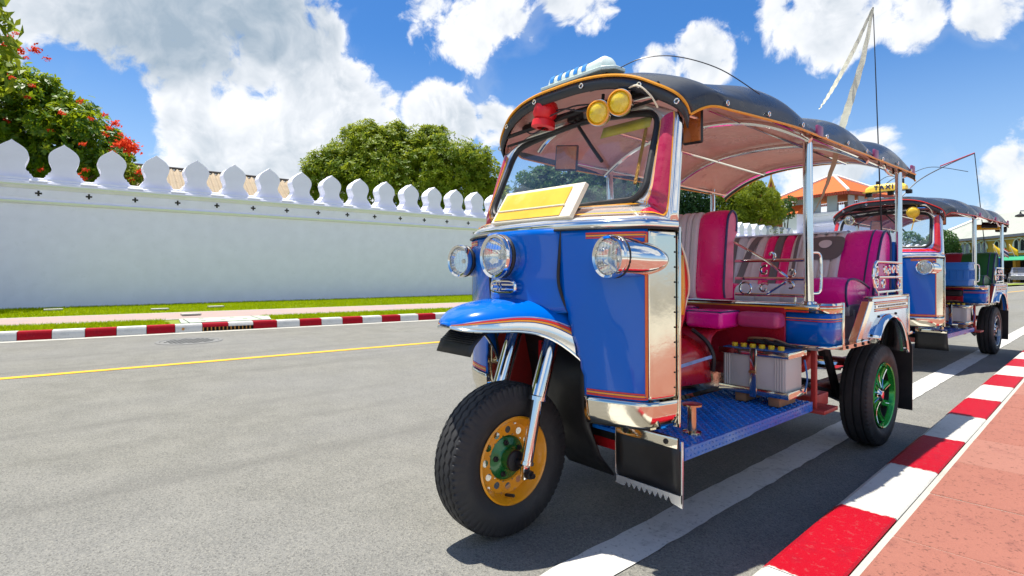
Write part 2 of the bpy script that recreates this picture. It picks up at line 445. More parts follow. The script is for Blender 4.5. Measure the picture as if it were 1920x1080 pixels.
def seat_profile_back(x):
    return [(2.16, .74), (2.20, .86), (2.255, .99), (2.31, 1.09), (2.35, 1.145), (2.395, 1.175), (2.44, 1.165), (2.465, 1.13), (2.47, 1.08)]

def build_tuk(label, loc, rz, st):
    T = empty('tuk_tuk', None, loc, rz)
    tag(T, label, 'tuk tuk', 'tuk tuks parked along the kerb')
    # ---------------------------------------------------------------- front wheel
    fw = empty('front_wheel', T, (0, .05, .272))
    V, F = tyre_mesh(.272, .150, .128, .0032, 4, .0085, .006, 396)
    tyre_obj(V, F, fw)
    bm = nb()
    lathe(bm, [(.150, -.055), (.150, .050), (.156, .062), (.150, .066), (.144, .060), (.136, .040), (.128, .030), (.126, .022)], n=56)
    # dished disc with a ring of real holes
    r1, r2, hr, nh = .082, .126, .0125, 12
    rm = (r1 + r2) / 2 - .002
    for s in range(nh):
        a0 = 2 * pi * s / nh; da = pi / nh
        outer = []; inner = []
        for k in range(20):
            ang = 2 * pi * k / 20
            cx, cy = cos(ang), sin(ang)
            # point on sector border in (radial, angular) space
            sc = 1 / max(abs(cx), abs(cy))
            rr = rm + cx * sc * ((r2 - rm) if cx > 0 else (rm - r1)); aa = a0 + cy * sc * da
            outer.append(bm.verts.new((.022 if rr > .11 else .020, rr * cos(aa), rr * sin(aa))))
            pr = rm + hr * cx; pa = a0 + hr * cy / rm
            inner.append(bm.verts.new((.0205, pr * cos(pa), pr * sin(pa))))
        for k in range(20):
            bm.faces.new((outer[k], outer[(k + 1) % 20], inner[(k + 1) % 20], inner[k]))
    lathe(bm, [(.083, .0205), (.078, .012)], n=48)
    obj('rim', bm, st['rim'], fw)
    bm = nb(); lathe(bm, [(.079, -.01), (.079, .014), (.070, .02), (.050, .022), (.040, .030), (.036, .052), (.034, .058), (.0, .058)], n=36)
    obj('hub', bm, st['hub'], fw)
    bm = nb(); lathe(bm, [(.034, .056), (.038, .060), (.036, .068), (.028, .072), (.0, .073)], n=30); obj('hub_cap', bm, 'dark', fw)
    bm = nb(); lathe(bm, [(.0105, 0), (.0105, .008), (.006, .010), (.006, .015), (0, .016)], n=6); nut = obj('wheel_nut', bm, 'dark', fw)
    nut.location = (.018, .058 * cos(.5), .058 * sin(.5))
    for k in range(1, 5):
        dup(nut, fw, (.018, .058 * cos(.5 + k * 1.2566), .058 * sin(.5 + k * 1.2566)))
    bm = nb(); tube(bm, [(.035, -.02, -.125), (.075, -.018, -.117)], .006, 8); obj('valve', bm, 'rubber', fw)
    # ---------------------------------------------------------------- fork
    for s in (-1, 1):
        x = .108 * s
        a = Vector((x, .205, .735)); b = Vector((x, .118, .50)); c = Vector((x, .062, .268))
        bm = nb(); tube(bm, [a, b], .031, 20); tube(bm, [b, b + (c - b) * .06], .0335, 20)
        leg = obj('fork_leg', bm, 'chrome', T)
        bm = nb(); tube(bm, [b, c], .0215, 18); tube(bm, [c - (c - b) * .05, c], .026, 18)
        obj('fork_slider', bm, 'chrome', leg)
        bm = nb(); box(bm, (x, .056, .245), (.022, .03, .055), bev=.004); obj('axle_lug', bm, 'chrome', leg)
        bm = nb(); lathe(bm, [(.016, 0), (.016, .022), (.010, .024), (.010, .036), (0, .037)], (x + s * .011, .054, .24), (s, 0, 0), 6); obj('axle_nut', bm, 'dark', leg)
    bm = nb(); tube(bm, [(-.11, .052, .268), (.11, .052, .268)], .012, 10); obj('axle', bm, 'dark', T)
    bm = nb(); box(bm, (0, .21, .745), (.27, .07, .035), bev=.01); obj('fork_yoke', bm, 'dark', T)
    # ---------------------------------------------------------------- front fender
    ys = [-.205, -.19, -.16, -.12, -.07, -.02, .04, .10, .16, .21, .25]
    wd = [.030, .066, .100, .128, .150, .166, .186, .207, .232, .258, .282]
    zr = [.760, .754, .750, .748, .747, .745, .735, .711, .668, .618, .566]
    zt = [.775, .792, .812, .827, .838, .845, .850, .852, .852, .850, .846]
    NY = 40
    key = spline([(ys[i], wd[i], 0) for i in range(11)], NY); key2 = spline([(ys[i], zr[i], zt[i]) for i in range(11)], NY)
    def fpt(i, a, lift=0.0):
        y, wv = key[i].x, key[i].y; z0, z1 = key2[i].y, key2[i].z
        x = wv * cos(a) * (1 if True else 1); sx = math.copysign(abs(cos(a)) ** .8, cos(a))
        p = Vector((wv * sx, y, z0 + (z1 - z0) * sin(a) ** .75))
        if lift: p += Vector((cos(a), 0, sin(a))) * lift
        return p
    AN = 28
    bm = nb(); rows = [[fpt(i, pi * k / AN) for k in range(AN + 1)] for i in range(NY)]
    grid(bm, rows)
    tip = [bm.verts.new((fpt(0, pi * k / AN) + Vector((0, -.012 * sin(pi * k / AN), -.004)))) for k in range(AN + 1)]
    bm.verts.ensure_lookup_table()
    for k in range(AN): bm.faces.new((tip[k], tip[k + 1], bm.verts[k + 1], bm.verts[k]))
    fender = obj('front_fender', bm, st['body'], T, 50, solid=.004)
    def band(name, a0, a1, mat, lift, i1=NY - 1):
        bm = nb()
        for s in (0, 1):
            r = []
            for i in range(0, i1 + 1):
                r.append([fpt(i, (pi - a) if s else a, lift) for a in np.linspace(a0, a1, 4)])
            grid(bm, r)
        front = []
        return obj(name, bm, mat, fender, 50)
    band('fender_trim', -.0, .20, 'chrome', .003)
    band('red_pinstripe', .285, .345, 'ored', .0025)
    band('yellow_pinstripe', .225, .275, 'yel', .0025)
    band('white_pinstripe', .36, .385, 'whitechrome', .0025)
    bm = nb(); tube(bm, [fpt(i, 0.0) for i in range(NY)][::-1] + [fpt(i, pi) for i in range(NY)], .0055, 8); obj('fender_bead', bm, 'chrome', fender)
    bm = nb(); grid(bm, [[Vector((x, y, z)) for x in np.linspace(-hw, hw, 8)] for (y, z, hw) in ((-.085, .752, .10), (-.125, .735, .10), (-.160, .705, .10), (-.178, .668, .098))])
    obj('front_rubber_flap', bm, 'rubber', fender, solid=.006)
    bm = nb()
    for k in range(9):
        f = k / 8; y = lerp(-.095, -.160, f); z = lerp(.748, .705, f)
        tube(bm, [(-.09, y - .004, z + .004), (.09, y - .004, z + .004)], .0022, 5)
    tag(obj('flap_rib', bm, 'rubber', fender), kind='stuff')
    # ---------------------------------------------------------------- nose and front panels
    bm = nb(); rows = []
    for i in range(15):
        z = lerp(1.092, .80, i / 14); r = []
        hwid = lerp(.205, .195, min(1, i / 8)) if i < 8 else lerp(.195, .225, (i - 8) / 6)
        for k in range(25):
            u = -1 + 2 * k / 24; x = u * hwid
            yb = .062 + .012 * sin(pi * i / 14); ye = .139 + .05 * (i / 14) ** 2
            r.append((x, lerp(yb, ye, abs(u) ** 2.6), z))
        rows.append(r)
    grid(bm, rows); nose = obj('nose_panel', bm, st['body'], T, 60, solid=.004)
    for s in (-1, 1):
        seam = [Vector((s * x, y, z)) for x, y, z in ((.207, .136, 1.09), (.198, .136, 1.0), (.192, .136, .92), (.200, .146, .86), (.222, .172, .78), (.245, .205, .69), (.266, .24, .60), (.272, .25, .575))]
        bm = nb(); tube(bm, spline(seam, 30), .0055, 8); obj('seam_bead', bm, 'rubber', nose)
    rowz = [1.092] + list(np.linspace(1.06, .52, 24))
    def tin(z):
        if z > .86: xi = .195
        elif z > .58: xi = lerp(.195, .268, (.86 - z) / .28)
        else: xi = .268
        return tx(xi)
    NT_ = 26
    for s in (-1, 1):
        bm = nb(); rows = [[plan(s * lerp(tin(z), TC, k / NT_), z) for k in range(NT_ + 1)] for z in rowz]
        grid(bm, rows); fp = obj('front_panel', bm, st['body'], T, 60, solid=.005)
        bm = nb(); rows = [[plan(s * lerp(TC + .003, 1, k / 12), z) for k in range(13)] for z in rowz]
        grid(bm, rows); sp = obj('side_strip', bm, 'steel', T, 60, solid=.005)
        bm = nb(); rows = []
        for z in np.linspace(.519, .425, 8):
            f = (.519 - z) / .094; q = []
            for k in range(34):
                t = lerp(tx(.268), 1, k / 33); p = plan(s * t, .519); n = nrm_plan(s * t, .519)
                p = p + n * (.006 - .022 * f ** 3); p.z = z; q.append(p)
            rows.append(q)
        grid(bm, rows); obj('skirt', bm, 'steel', T, 60, solid=.004)
        # pinstripes: red outside, yellow, red
        for (off, wdt, mt) in ((.0, .0065, 'ored'), (.0075, .0055, 'yel'), (.0145, .005, 'ored')):
            pts = []; nr = []
            tcor = TC - .012 - off * .95
            for k in range(16):
                t = lerp(tx(.30), tcor, k / 15); z = 1.072 - off; pts.append(plan(s * t, z)); nr.append(nrm_plan(s * t, z))
            for k in range(1, 22):
                z = lerp(1.072 - off, .530 + off, k / 21); pts.append(plan(s * tcor, z)); nr.append(nrm_plan(s * tcor, z))
            for k in range(1, 16):
                t = lerp(tcor, tx(.272), k / 15); z = .530 + off; pts.append(plan(s * t, z)); nr.append(nrm_plan(s * t, z))
            bm = nb(); ribbon_path(bm, pts, nr, wdt, .0025); obj('pinstripe', bm, mt, fp)
        # door jamb flange with rivets
        bm = nb()
        box(bm, (s * .512, .384, .76), (.010, .012, .67), bev=.003); box(bm, (s * .470, .388, .76), (.075, .006, .67))
        obj('door_jamb', bm, 'steel', T)
        bm = nb()
        for k in range(13):
            lathe(bm, [(.0035, 0), (.003, .002), (0, .003)], plan(s * .965, .46 + k * .05), nrm_plan(s * .965, .8), 6)
        tag(obj('rivet', bm, 'dark', sp), kind='stuff')
    # dark inside of the cowl
    bm = nb(); rows = [[plan(t, z) + Vector((0, .03, 0)) for t in np.linspace(-1, 1, 41)] for z in (1.08, .86)]
    grid(bm, rows); obj('cowl_lining', bm, 'dark', T, solid=.004)
    bm = nb(); grid(bm, [[(x, y, z) for x in (-.26, -.13, 0, .13, .26)] for (y, z) in ((.17, .86), (.30, .80), (.385, .68), (.43, .5), (.44, .30))]); obj('wheel_well', bm, 'dark', T, solid=.005)
    for s in (-1, 1):
        bm = nb(); prism(bm, [(.19, .86), (.215, .70), (.255, .56), (.27, .44), (.45, .44), (.43, .52), (.385, .70), (.30, .82)], s * .262, s * .268, lambda a, b, c_: (c_, a, b)); obj('wheel_well_side', bm, 'redframe', T, 0)
    bm = nb(); box(bm, (0, .475, .36), (.56, .03, .22), bev=.006); obj('front_bulkhead', bm, 'red', T)
    bm = nb(); box(bm, (-.09, .36, .55), (.10, .02, .22), bev=.004); box(bm, (.10, .40, .62), (.12, .02, .2), bev=.004); obj('red_brace', bm, 'red', T)
    bm = nb(); grid(bm, [[(x + dx, y, z) for x in np.linspace(-.12, .12, 7)] for (y, z, dx) in ((.33, .66, .03), (.335, .5, .03), (.35, .36, .03), (.40, .24, .04), (.47, .155, .05))]); obj('wheel_flap', bm, 'rubber', T, solid=.008)
    # ---------------------------------------------------------------- belt and upper cowl
    bm = nb(); grid(bm, [[plan(t, 1.09) + nrm_plan(t, 1.09) * o + Vector((0, 0, dz)) for t in np.linspace(-1, 1, 81)] for (o, dz) in ((-.006, 0), (.007, .002), (.010, .012), (.006, .024), (-.006, .028))])
    belt = obj('belt_trim', bm, 'chrome', T, 60)
    bm = nb(); tube(bm, [plan(t, 1.088) + nrm_plan(t, 1.09) * .006 for t in np.linspace(-1, 1, 81)], .0045, 6); obj('belt_gasket', bm, 'rubber', belt)
    def wp(x, h):
        """windscreen plane: h is height"""
        return Vector((x, .325 + (h - 1.20) * .42, h))
    # glass outline, counter-clockwise from bottom left: bottom, right, top, left
    def outline(inset=0.0):
        bl, br = -.415 + inset, .415 - inset; tl, tr = -.398 + inset, .398 - inset; zb = 1.190 + inset; zt0 = 1.475 - inset; ztm = 1.565 - inset
        P = []
        rb = .055; rt = .07
        P += [(lerp(bl + rb, br - rb, k / 16), zb) for k in range(16)]
        P += [(br - rb + rb * sin(k / 8 * pi / 2), zb + rb - rb * cos(k / 8 * pi / 2)) for k in range(8)]
        P += [(lerp(br, tr, k / 12), lerp(zb + rb, zt0 - .02, k / 12)) for k in range(12)]
        top = spline([(tr, zt0 - .02, 0), (tr - .012, zt0 + .02, 0), (tr - .05, zt0 + .048, 0), (.22, 1.545 - inset, 0), (0, ztm, 0), (-.22, 1.545 - inset, 0), (tl + .05, zt0 + .048, 0), (tl + .012, zt0 + .02, 0), (tl, zt0 - .02, 0)], 37)
        P += [(p.x, p.y) for p in top[:-1]]
        P += [(lerp(tl, bl, k / 12), lerp(zt0 - .02, zb + rb, k / 12)) for k in range(12)]
        P += [(bl + rb - rb * cos(k / 8 * pi / 2), zb + rb - rb * sin(k / 8 * pi / 2)) for k in range(8)]
        return P
    O0 = outline(); NO = len(O0)
    def corner(h):      # outer corner line of the pillar
        f = (h - 1.115) / (1.545 - 1.115)
        return Vector((lerp(.503, .462, f), lerp(.345, .458, f), h))
    def rearedge(h):
        f = (h - 1.115) / (1.545 - 1.115)
        return Vector((lerp(.509, .470, f), lerp(.384, .486, f), h))
    def outer(i):
        x, h = O0[i]
        if i < 16: return plan(lerp(-.91, .91, i / 16), 1.116)
        if i < 24: c = corner(lerp(1.116, 1.20, (i - 16) / 8)); return c
        if i < 36: return corner(lerp(1.20, 1.50, (i - 24) / 12))
        if i < 72:
            f = (i - 36) / 36; a = corner(1.50 + .045 * min(1, f * 6)); xx = lerp(.464, -.464, f)
            hh = 1.50 + .125 * (1 - min(1, abs(xx / .464)) ** 2.2)
            return Vector((xx, .445 + (hh - 1.5) * .40, hh))
        if i < 84: c = corner(lerp(1.50, 1.20, (i - 72) / 12))
        else: c = corner(lerp(1.20, 1.116, (i - 84) / 8))
        return Vector((-c.x, c.y, c.z))
    def ann(i, f, lift=0.0):
        i = i % NO; a = wp(*O0[i]); b = outer(i); p = a.lerp(b, f)
        low_ = 1 if (i < 18 or i > NO - 3) else (.5 if (i < 22 or i > NO - 6) else 0)
        p += Vector((0, -.016 * sin(pi * f) * (1 - low_), (.008 * (1 - low_) + .014 * low_) * sin(pi * f)))
        if lift:
            i2 = (i + 1) % NO
            e1 = (outer(i2) - wp(*O0[i2])) * 0 + (wp(*O0[i2]) + (outer(i2) - wp(*O0[i2])) * .5) - (a + (b - a) * .5)
            n = e1.cross(b - a).normalized()
            if n.z - n.y < 0: n = -n
            p += n * lift
        return p
    bm = nb()
    vr = [[bm.verts.new(ann(i, f)) for i in range(NO)] for f in np.linspace(0, 1, 9)]
    for j in range(8):
        for i in range(NO): bm.faces.new((vr[j][i], vr[j][(i + 1) % NO], vr[j + 1][(i + 1) % NO], vr[j + 1][i]))
    uc = obj('windscreen_surround', bm, 'whitechrome', T, 50, solid=.004)
    for s in (-1, 1):
        bm = nb(); rows = []
        for h in np.linspace(1.116, 1.545, 14):
            a = corner(h); b = rearedge(h); rows.append([Vector((s * p.x, p.y, p.z)) for p in (a, a.lerp(b, .33), a.lerp(b, .66), b)])
        grid(bm, rows); obj('pillar_side', bm, 'chrome', T, 50, solid=.004)
    # painted panel and its stripes on the surround, both sides
    def f_in(k):   # how the red field narrows; k 0..1 from middle bottom to pillar top
        return lerp(.55, .34, min(1, k / .35)) if k < .35 else lerp(.34, .46, (k - .35) / .65)
    for s in (-1, 1):
        idx = list(range(6, 37)) if s > 0 else [(16 - i) % NO for i in range(6, 37)]
        n_ = len(idx)
        def fld(name, fa, fb, mat, lift, i0=0, i1=None):
            bm = nb(); rows = []
            for q in range(i0, i1 if i1 is not None else n_):
                k = q / (n_ - 1); rows.append([ann(idx[q], lerp(fa(k), fb(k), u), lift) for u in (0, .33, .66, 1)])
            grid(bm, rows); return obj(name, bm, mat, uc, 50)
        lo = lambda k: .50 if k < .28 else .50 - .16 * min(1, (k - .28) / .25) ** .8
        hi = lambda k: .80 if k < .3 else .80 + .10 * min(1, (k - .3) / .1)
        if st['variant'] == 1:
            fld('painted_panel', lambda k: lerp(.79, lo(k), min(1, max(0, (k - .26) / .10))), hi, 'crimson', .0065, 8)
        else:
            fld('painted_panel', lo, hi, 'red', .0065, 2)
        fld('stripe', lambda k: lo(k) - .045, lambda k: lo(k) - .01, 'yel' if st['variant'] == 1 else 'blue', .0072)
        fld('stripe', lambda k: lo(k) - .095, lambda k: lo(k) - .07, 'yel' if st['variant'] == 1 else 'whitechrome', .0072)
        fld('stripe', lambda k: hi(k) + .01, lambda k: hi(k) + .05, 'yel' if st['variant'] == 1 else 'blue', .0072)
    # rubber gasket, glass
    bm = nb(); tube(bm, [wp(*p) + Vector((0, -.006, 0)) for p in outline(.002)], .0125, 10, close=True); obj('windscreen_gasket', bm, 'rubber', T)
    bm = nb(); vs = [bm.verts.new(wp(*p)) for p in outline(.008)]; bm.faces.new(vs); obj('windscreen', bm, 'glass', T, 0)
    if st['variant'] == 1:
        bm = nb(); tube(bm, [wp(lerp(.37, .352, k / 8), lerp(1.25, 1.46, k / 8)) + Vector((0, -.012, .0)) for k in range(9)], .006, 6); obj('gilt_strip', bm, pm('gilt', (.42, .22, .05), .35, .6, .3, 60, bump=.6, bscale=90), T)
        bm = nb(); grid(bm, [[wp(x, h) + Vector((0, .004, 0)) for x in np.linspace(.12, .352, 8)] for h in (1.515, 1.47)]); obj('yellow_sunstrip', bm, pm('sunstrip', (.62, .50, .02), .4), T, solid=.002)
    # dashboard ledge inside
    bm = nb(); box(bm, (0, .43, 1.13), (.86, .14, .05), bev=.02); obj('dashboard', bm, 'dark', T)
    # handlebar
    bm = nb(); tube(bm, spline([(-.30, .62, 1.06), (-.2, .56, 1.08), (0, .52, 1.06), (.2, .56, 1.08), (.30, .62, 1.06)], 24), .012, 8); tube(bm, [(0, .52, 1.06), (0, .44, .8)], .02, 8); obj('handlebar', bm, 'dark', T)
    # ---------------------------------------------------------------- lamps
    def headlamp(c, r, depth, ax, name):
        c = Vector(c); ax = Vector(ax).normalized()
        bm = nb(); lathe(bm, [(r * .78, depth), (r * .95, depth * .6), (r * 1.0, .012), (r * 1.06, .006), (r * 1.07, -.004), (r * 1.02, -.014), (r * .90, -.010), (r * .885, 0)], c, ax, 40)
        h = obj(name, bm, 'chrome', T, 50)
        bm = nb(); lathe(bm, [(r * .88, -.004), (r * .76, .014), (r * .55, .034), (r * .22, .050), (0, .054)], c, ax, 30); obj('reflector', bm, 'chrome', h)
        bm = nb(); lathe(bm, [(.011, .046), (.012, .022), (.008, .014), (0, .012)], c, ax, 12); obj('bulb', bm, 'cream', h)
        bm = nb(); lathe(bm, [(r * .89, -.005), (r * .7, -.013), (r * .4, -.019), (0, -.021)], c, ax, 36); obj('lens', bm, 'lensribbed', h, 60)
        bm = nb(); lathe(bm, [(r * 1.0, .016), (r * 1.05, .02), (r * 1.05, .026), (r * 1.0, .03)], c, ax, 36); obj('rim_seal', bm, 'rubber', h)
        return h
    headlamp((0, .012, 1.0), .076, .075, (.0, 1, 0), 'headlamp')
    for s in (-1, 1):
        c = Vector((s * .414, .145, .992)); ax = Vector((s * .10, 1, 0))
        headlamp(c, .066, .05, ax, 'headlamp')
        # chrome pod tapering back over the corner
        path = [c + Vector((s * .002, .02, 0)), c + Vector((s * .012, .05, -.001)), c + Vector((s * .028, .09, -.004)), c + Vector((s * .046, .13, -.006)), c + Vector((s * .062, .17, -.008)), c + Vector((s * .078, .205, -.008))]
        bm = nb(); tube(bm, spline(path, 18), [max(.004, .067 * (1 - (i / 17) ** 2.6) ** .62) for i in range(18)], 28); obj('lamp_pod', bm, 'chrome', T, 60)
        bm = nb(); pts = []
        for k in range(22):
            a = pi * k / 21; t = lerp(.50, .86, 0.5 - 0.5 * cos(a)) if False else None
        pod = [(tx(.40), 0), (TC - .02, .066), (TC + .06, .058), (.86, .028), (.92, 0), (.86, -.03), (TC + .06, -.06), (TC - .02, -.068), (tx(.40), 0)]
        bm.free()
    # emblem on the nose
    bm = nb()
    def emb(z, wdt): return [Vector((x, .047 + .25 * x * x, z)) for x in np.linspace(-wdt, wdt, 15)]
    for z, wd_ in ((.898, .060), (.882, .060)): tube(bm, emb(z, wd_), .0042, 6)
    def er(a):
        cx_, cz_ = math.copysign(abs(cos(a)) ** .45, cos(a)), math.copysign(abs(sin(a)) ** .6, sin(a)); x = .066 * cx_
        return Vector((x, .045 + .25 * x * x, .89 + .022 * cz_))
    tube(bm, [er(a) for a in np.linspace(0, 2 * pi, 40, endpoint=False)], .0058, 8, close=True)
    for q in (-.035, -.020): tube(bm, [(q, .044, .872), (q + .012, .044, .890), (q, .044, .908)], .004, 6)
    obj('nose_emblem', bm, 'chrome', T)
    # ---------------------------------------------------------------- roof
    YF, YR = .42, 2.70
    hoops = [1.29, 2.0, 2.64]
    def hw(y): return lerp(.500, .600, min(1, max(0, (y - .42) / .65)) ** .7)
    def dip(y):
        secs = [.42] + hoops
        for a, c_ in zip(secs[:-1], secs[1:]):
            if a <= y <= c_: return .036 * (1 - sin(pi * ((y - a) / (c_ - a)) ** 1.35) ** .8)
        return .036
    def rz_(u, y):
        """u -1..1 across; roof height"""
        base = lerp(1.718, 1.70, (y - .42) / 2.3); edge = 1.575
        z = edge + (base - edge) * (1 - abs(u) ** 2.5)
        secs = [.42] + hoops
        b = 0
        for a, c_ in zip(secs[:-1], secs[1:]):
            if a <= y <= c_:
                f = (y - a) / (c_ - a); b = sin(pi * f ** 1.35) ** .8
        k = .030 if y > .9 else lerp(.0, .03, max(0, (y - .5) / .4))
        q8 = max(0, 1 - abs(u) ** 11)
        return z + k * b * (1 + 1.9 * abs(u) ** 3) * q8 - (dip(y) * abs(u) ** 3 if y > .9 else 0)
    LIP = [(0, .325, 1.672), (.12, .328, 1.671), (.24, .343, 1.660), (.34, .366, 1.634), (.42, .395, 1.592), (.475, .425, 1.555), (.494, .455, 1.522), (.490, .485, 1.492)]
    LS = spline(LIP, 41)
    NU = 40
    def roofrow(y):
        r = []
        h = hw(y)
        for k in range(-NU - 5, NU + 6):
            u = max(-1, min(1, k / NU)); ex = max(0, abs(k) - NU) / 5
            s = 1 if k >= 0 else -1
            z = rz_(u, y); x = u * h
            if ex > 0: x += s * (.008 * sin(ex * pi / 2)); z -= (.052 - (dip(y) if y > .9 else 0)) * ex
            r.append(Vector((x, y, z)))
        return r
    def liprow(f):
        """f 0 lip .. 1 roof row at YV"""
        YV = .62; rr = roofrow(YV); r = []
        for j, k in enumerate(range(-NU - 5, NU + 6)):
            q = abs(k) / (NU + 5); s = 1 if k >= 0 else -1
            ff = q * 40; i = min(int(ff), 39); p = LS[i].lerp(LS[i + 1], ff - i); p = Vector((s * p.x, p.y, p.z))
            g = f ** .75
            b = p.lerp(rr[j], f); b.z = lerp(p.z, rr[j].z, sin(f * pi / 2)) + .012 * sin(pi * f)
            r.append(b)
        return r
    bm = nb()
    yrows = list(np.linspace(.62, YR, 54))
    rows = [liprow(f) for f in np.linspace(0, .92, 9)] + [roofrow(y) for y in yrows]
    tail = [Vector((p.x * .985, p.y + .03, p.z - .035)) for p in rows[-1]]
    rows.append(tail)
    grid(bm, rows); roof = obj('canopy', bm, 'vinyl', T, 50, solid=.004)
    # lining under it
    bm = nb()
    def low(row, d): return [Vector((p.x * .975, p.y, min(p.z - d, 9))) for p in row[4:-4]]
    vis = [[Vector((p.x * .97, p.y + .012, p.z - .042)) for p in liprow(0)[4:-4]]]
    rows2 = vis + [low(liprow(f), .022) for f in np.linspace(.12, .92, 8)] + [low(roofrow(y), .016) for y in yrows]
    grid(bm, rows2); obj('canopy_lining', bm, st['lining'], T, 50)
    # visor band, pipings, snaps
    lip = liprow(0)
    bm = nb(); grid(bm, [lip, [p + Vector((0, -.006, -.02)) for p in lip], [Vector((p.x * .985, p.y + .002, p.z - .046)) for p in lip]]); obj('visor_band', bm, 'vinyl', roof, 50, solid=.006)
    bm = nb(); tube(bm, [p + Vector((0, -.004, .003)) for p in lip], .0055, 6); obj('visor_piping', bm, st['piping'], roof)
    bm = nb()
    edge_r = [liprow(f)[-1] for f in np.linspace(0, .95, 8)] + [roofrow(y)[-1] for y in np.linspace(.63, YR, 50)]; edge_l = [liprow(f)[0] for f in np.linspace(0, .95, 8)] + [roofrow(y)[0] for y in np.linspace(.63, YR, 50)]
    tube(bm, edge_r, .005, 6); tube(bm, edge_l, .005, 6); tube(bm, [Vector((p.x, p.y + .002, p.z - .002)) for p in tail], .005, 6)
    obj('fringe_piping', bm, st['piping'], roof)
    bm = nb(); tube(bm, ring((0, 0, 0), .0085, (0, 1, 0), (0, 0, 1), 12), .0026, 6, close=True); snap = obj('snap_ring', bm, 'chrome', roof)
    first = True
    spots = []
    for y in np.linspace(.62, 2.6, 9):
        q = roofrow(y); spots.append((q[-3] + Vector((.006, 0, 0)), 0)); spots.append((q[2] - Vector((.006, 0, 0)), 0))
    for k in (12, 24, 38, 52, 66, 78): spots.append((lip[k] + Vector((0, -.010, -.022)), 1))
    for (p, kind) in spots:
        o = snap if first else dup(snap, roof); first = False
        o.location = p; o.rotation_euler = (0, 0, radians(-90) if kind else 0)
    # hoops and long tubes
    for y in hoops + [.70]:
        bm = nb()
        if y < .9: pts = [Vector((u * (hw(y) - .03), y, rz_(u, y) - .034)) for u in np.linspace(-.97, .97, 30)]
        else: pts = [Vector((u * (hw(y) - .028), y, min(rz_(u * .98, y), 9) - .036)) for u in np.linspace(-1, 1, 36)]
        tube(bm, pts, .0135, 10); obj('canopy_hoop', bm, 'chrome', T)
    for x in (-.545, -.26, .26, .545):
        bm = nb(); tube(bm, [Vector((x, y, rz_(x / .6, hoops[1]) - .046 - .02 * (y - 2.0))) for y in np.linspace(1.0, 2.62, 12)], .0085, 8); obj('canopy_rail', bm, 'chrome', T)
    bm = nb(); box(bm, (0, .50, 1.62), (.80, .025, .03), bev=.006); obj('header_rail', bm, 'dark', T)
    bm = nb(); tube(bm, [(-.40, .40, 1.565), (.42, .40, 1.60)], .009, 8); tube(bm, [(-.42, .42, 1.53), (.40, .42, 1.555)], .006, 6); obj('lamp_bar', bm, 'dark', T)
    bm = nb(); tube(bm, [wp(-.02, 1.56) + Vector((0, -.03, .01)), wp(.12, 1.43) + Vector((0, -.03, 0)), wp(.19, 1.36) + Vector((0, -.022, 0))], .007, 6); box(bm, wp(-.03, 1.575) + Vector((0, -.02, .012)), (.07, .04, .035), bev=.008); obj('wiper', bm, 'rubber', T)
    # rear corner red tape marks
    bm = nb()
    for y in hoops:
        for s in (-1, 1):
            q = roofrow(y); p = q[-1] if s > 0 else q[0]
            box(bm, (p.x, y, p.z + .022), (.012, .06, .045), bev=.004)
    tag(obj('fringe_tape', bm, pm('plum_tape', (.28, .05, .16), .4), roof), kind='stuff')
    # lamps under the visor
    def disc_lamp(c, ax, r, lensm, shell, name='fog_lamp'):
        c = Vector(c); ax = Vector(ax).normalized()
        bm = nb(); lathe(bm, [(r * .3, .05), (r * .75, .038), (r * .98, .014), (r * 1.06, .004), (r * 1.05, -.008), (r * .93, -.008)], c, ax, 32); h = obj(name, bm, shell, T, 50)
        bm = nb(); lathe(bm, [(r * .94, -.004), (r * .85, -.011), (r * .65, -.017), (r * .4, -.021), (r * .2, -.023), (0, -.0235)], c, ax, 32); obj('lens', bm, lensm, h, 60)
        if lensm == 'amber':
            bm = nb(); lathe(bm, [(r * .99, -.006), (r * 1.01, -.014), (r * .90, -.016), (r * .88, -.008)], c, ax, 32); obj('lens_rim', bm, 'orange', h)
        bm = nb(); tube(bm, [c + ax * .02, c + ax * .02 + Vector((0, .01, .075))], .006, 6); obj('lamp_bracket', bm, 'dark', h)
        return h
    if st['variant'] == 1:
        disc_lamp((.192, .352, 1.538), (-.25, 1, .12), .046, 'amber', 'chrome')
        disc_lamp((.292, .352, 1.553), (-.25, 1, .12), .046, 'amber', 'chrome')
        bm = nb(); c = Vector((-.12, .37, 1.605))
        lathe(bm, [(.040, .05), (.052, .03), (.050, -.01), (.040, -.024), (0, -.028)], c, (.2, .2, 1), 24); lathe(bm, [(.026, -.06), (.050, -.056), (.048, -.03), (.03, -.018)], c, (.1, .1, 1), 20)
        obj('red_lamp', bm, 'redlens', T)
    else:
        disc_lamp((-.30, .36, 1.50), (.25, 1, .1), .050, 'lensribbed', 'chrome')
        o = disc_lamp((.27, .34, 1.535), (-.3, 1, .1), .052, 'goldlamp', 'goldlamp')
        bm = nb(); tube(bm, [(.285, .33, 1.48), (.28, .33, 1.45)], .012, 6); tube(bm, [(.28, .33, 1.45), (.26, .33, 1.36)], .005, 6); obj('hanging_charm', bm, 'goldlamp', T)
    for q_, pts in enumerate((((-.25, .40, 1.60), (-.1, .36, 1.585), (.05, .37, 1.60), (.19, .38, 1.575)), ((-.12, .40, 1.62), (.0, .37, 1.60), (.12, .36, 1.565), (.29, .39, 1.59)), ((.29, .37, 1.60), (.36, .36, 1.60), (.40, .38, 1.56), (.41, .41, 1.52)), ((-.3, .42, 1.58), (-.2, .38, 1.54), (-.12, .40, 1.57), (.02, .40, 1.60)))):
        bm = nb(); tube(bm, spline([Vector(p) for p in pts], 24), .0035, 5); obj('loose_cable', bm, 'wire' if q_ != 2 else 'cream', T)
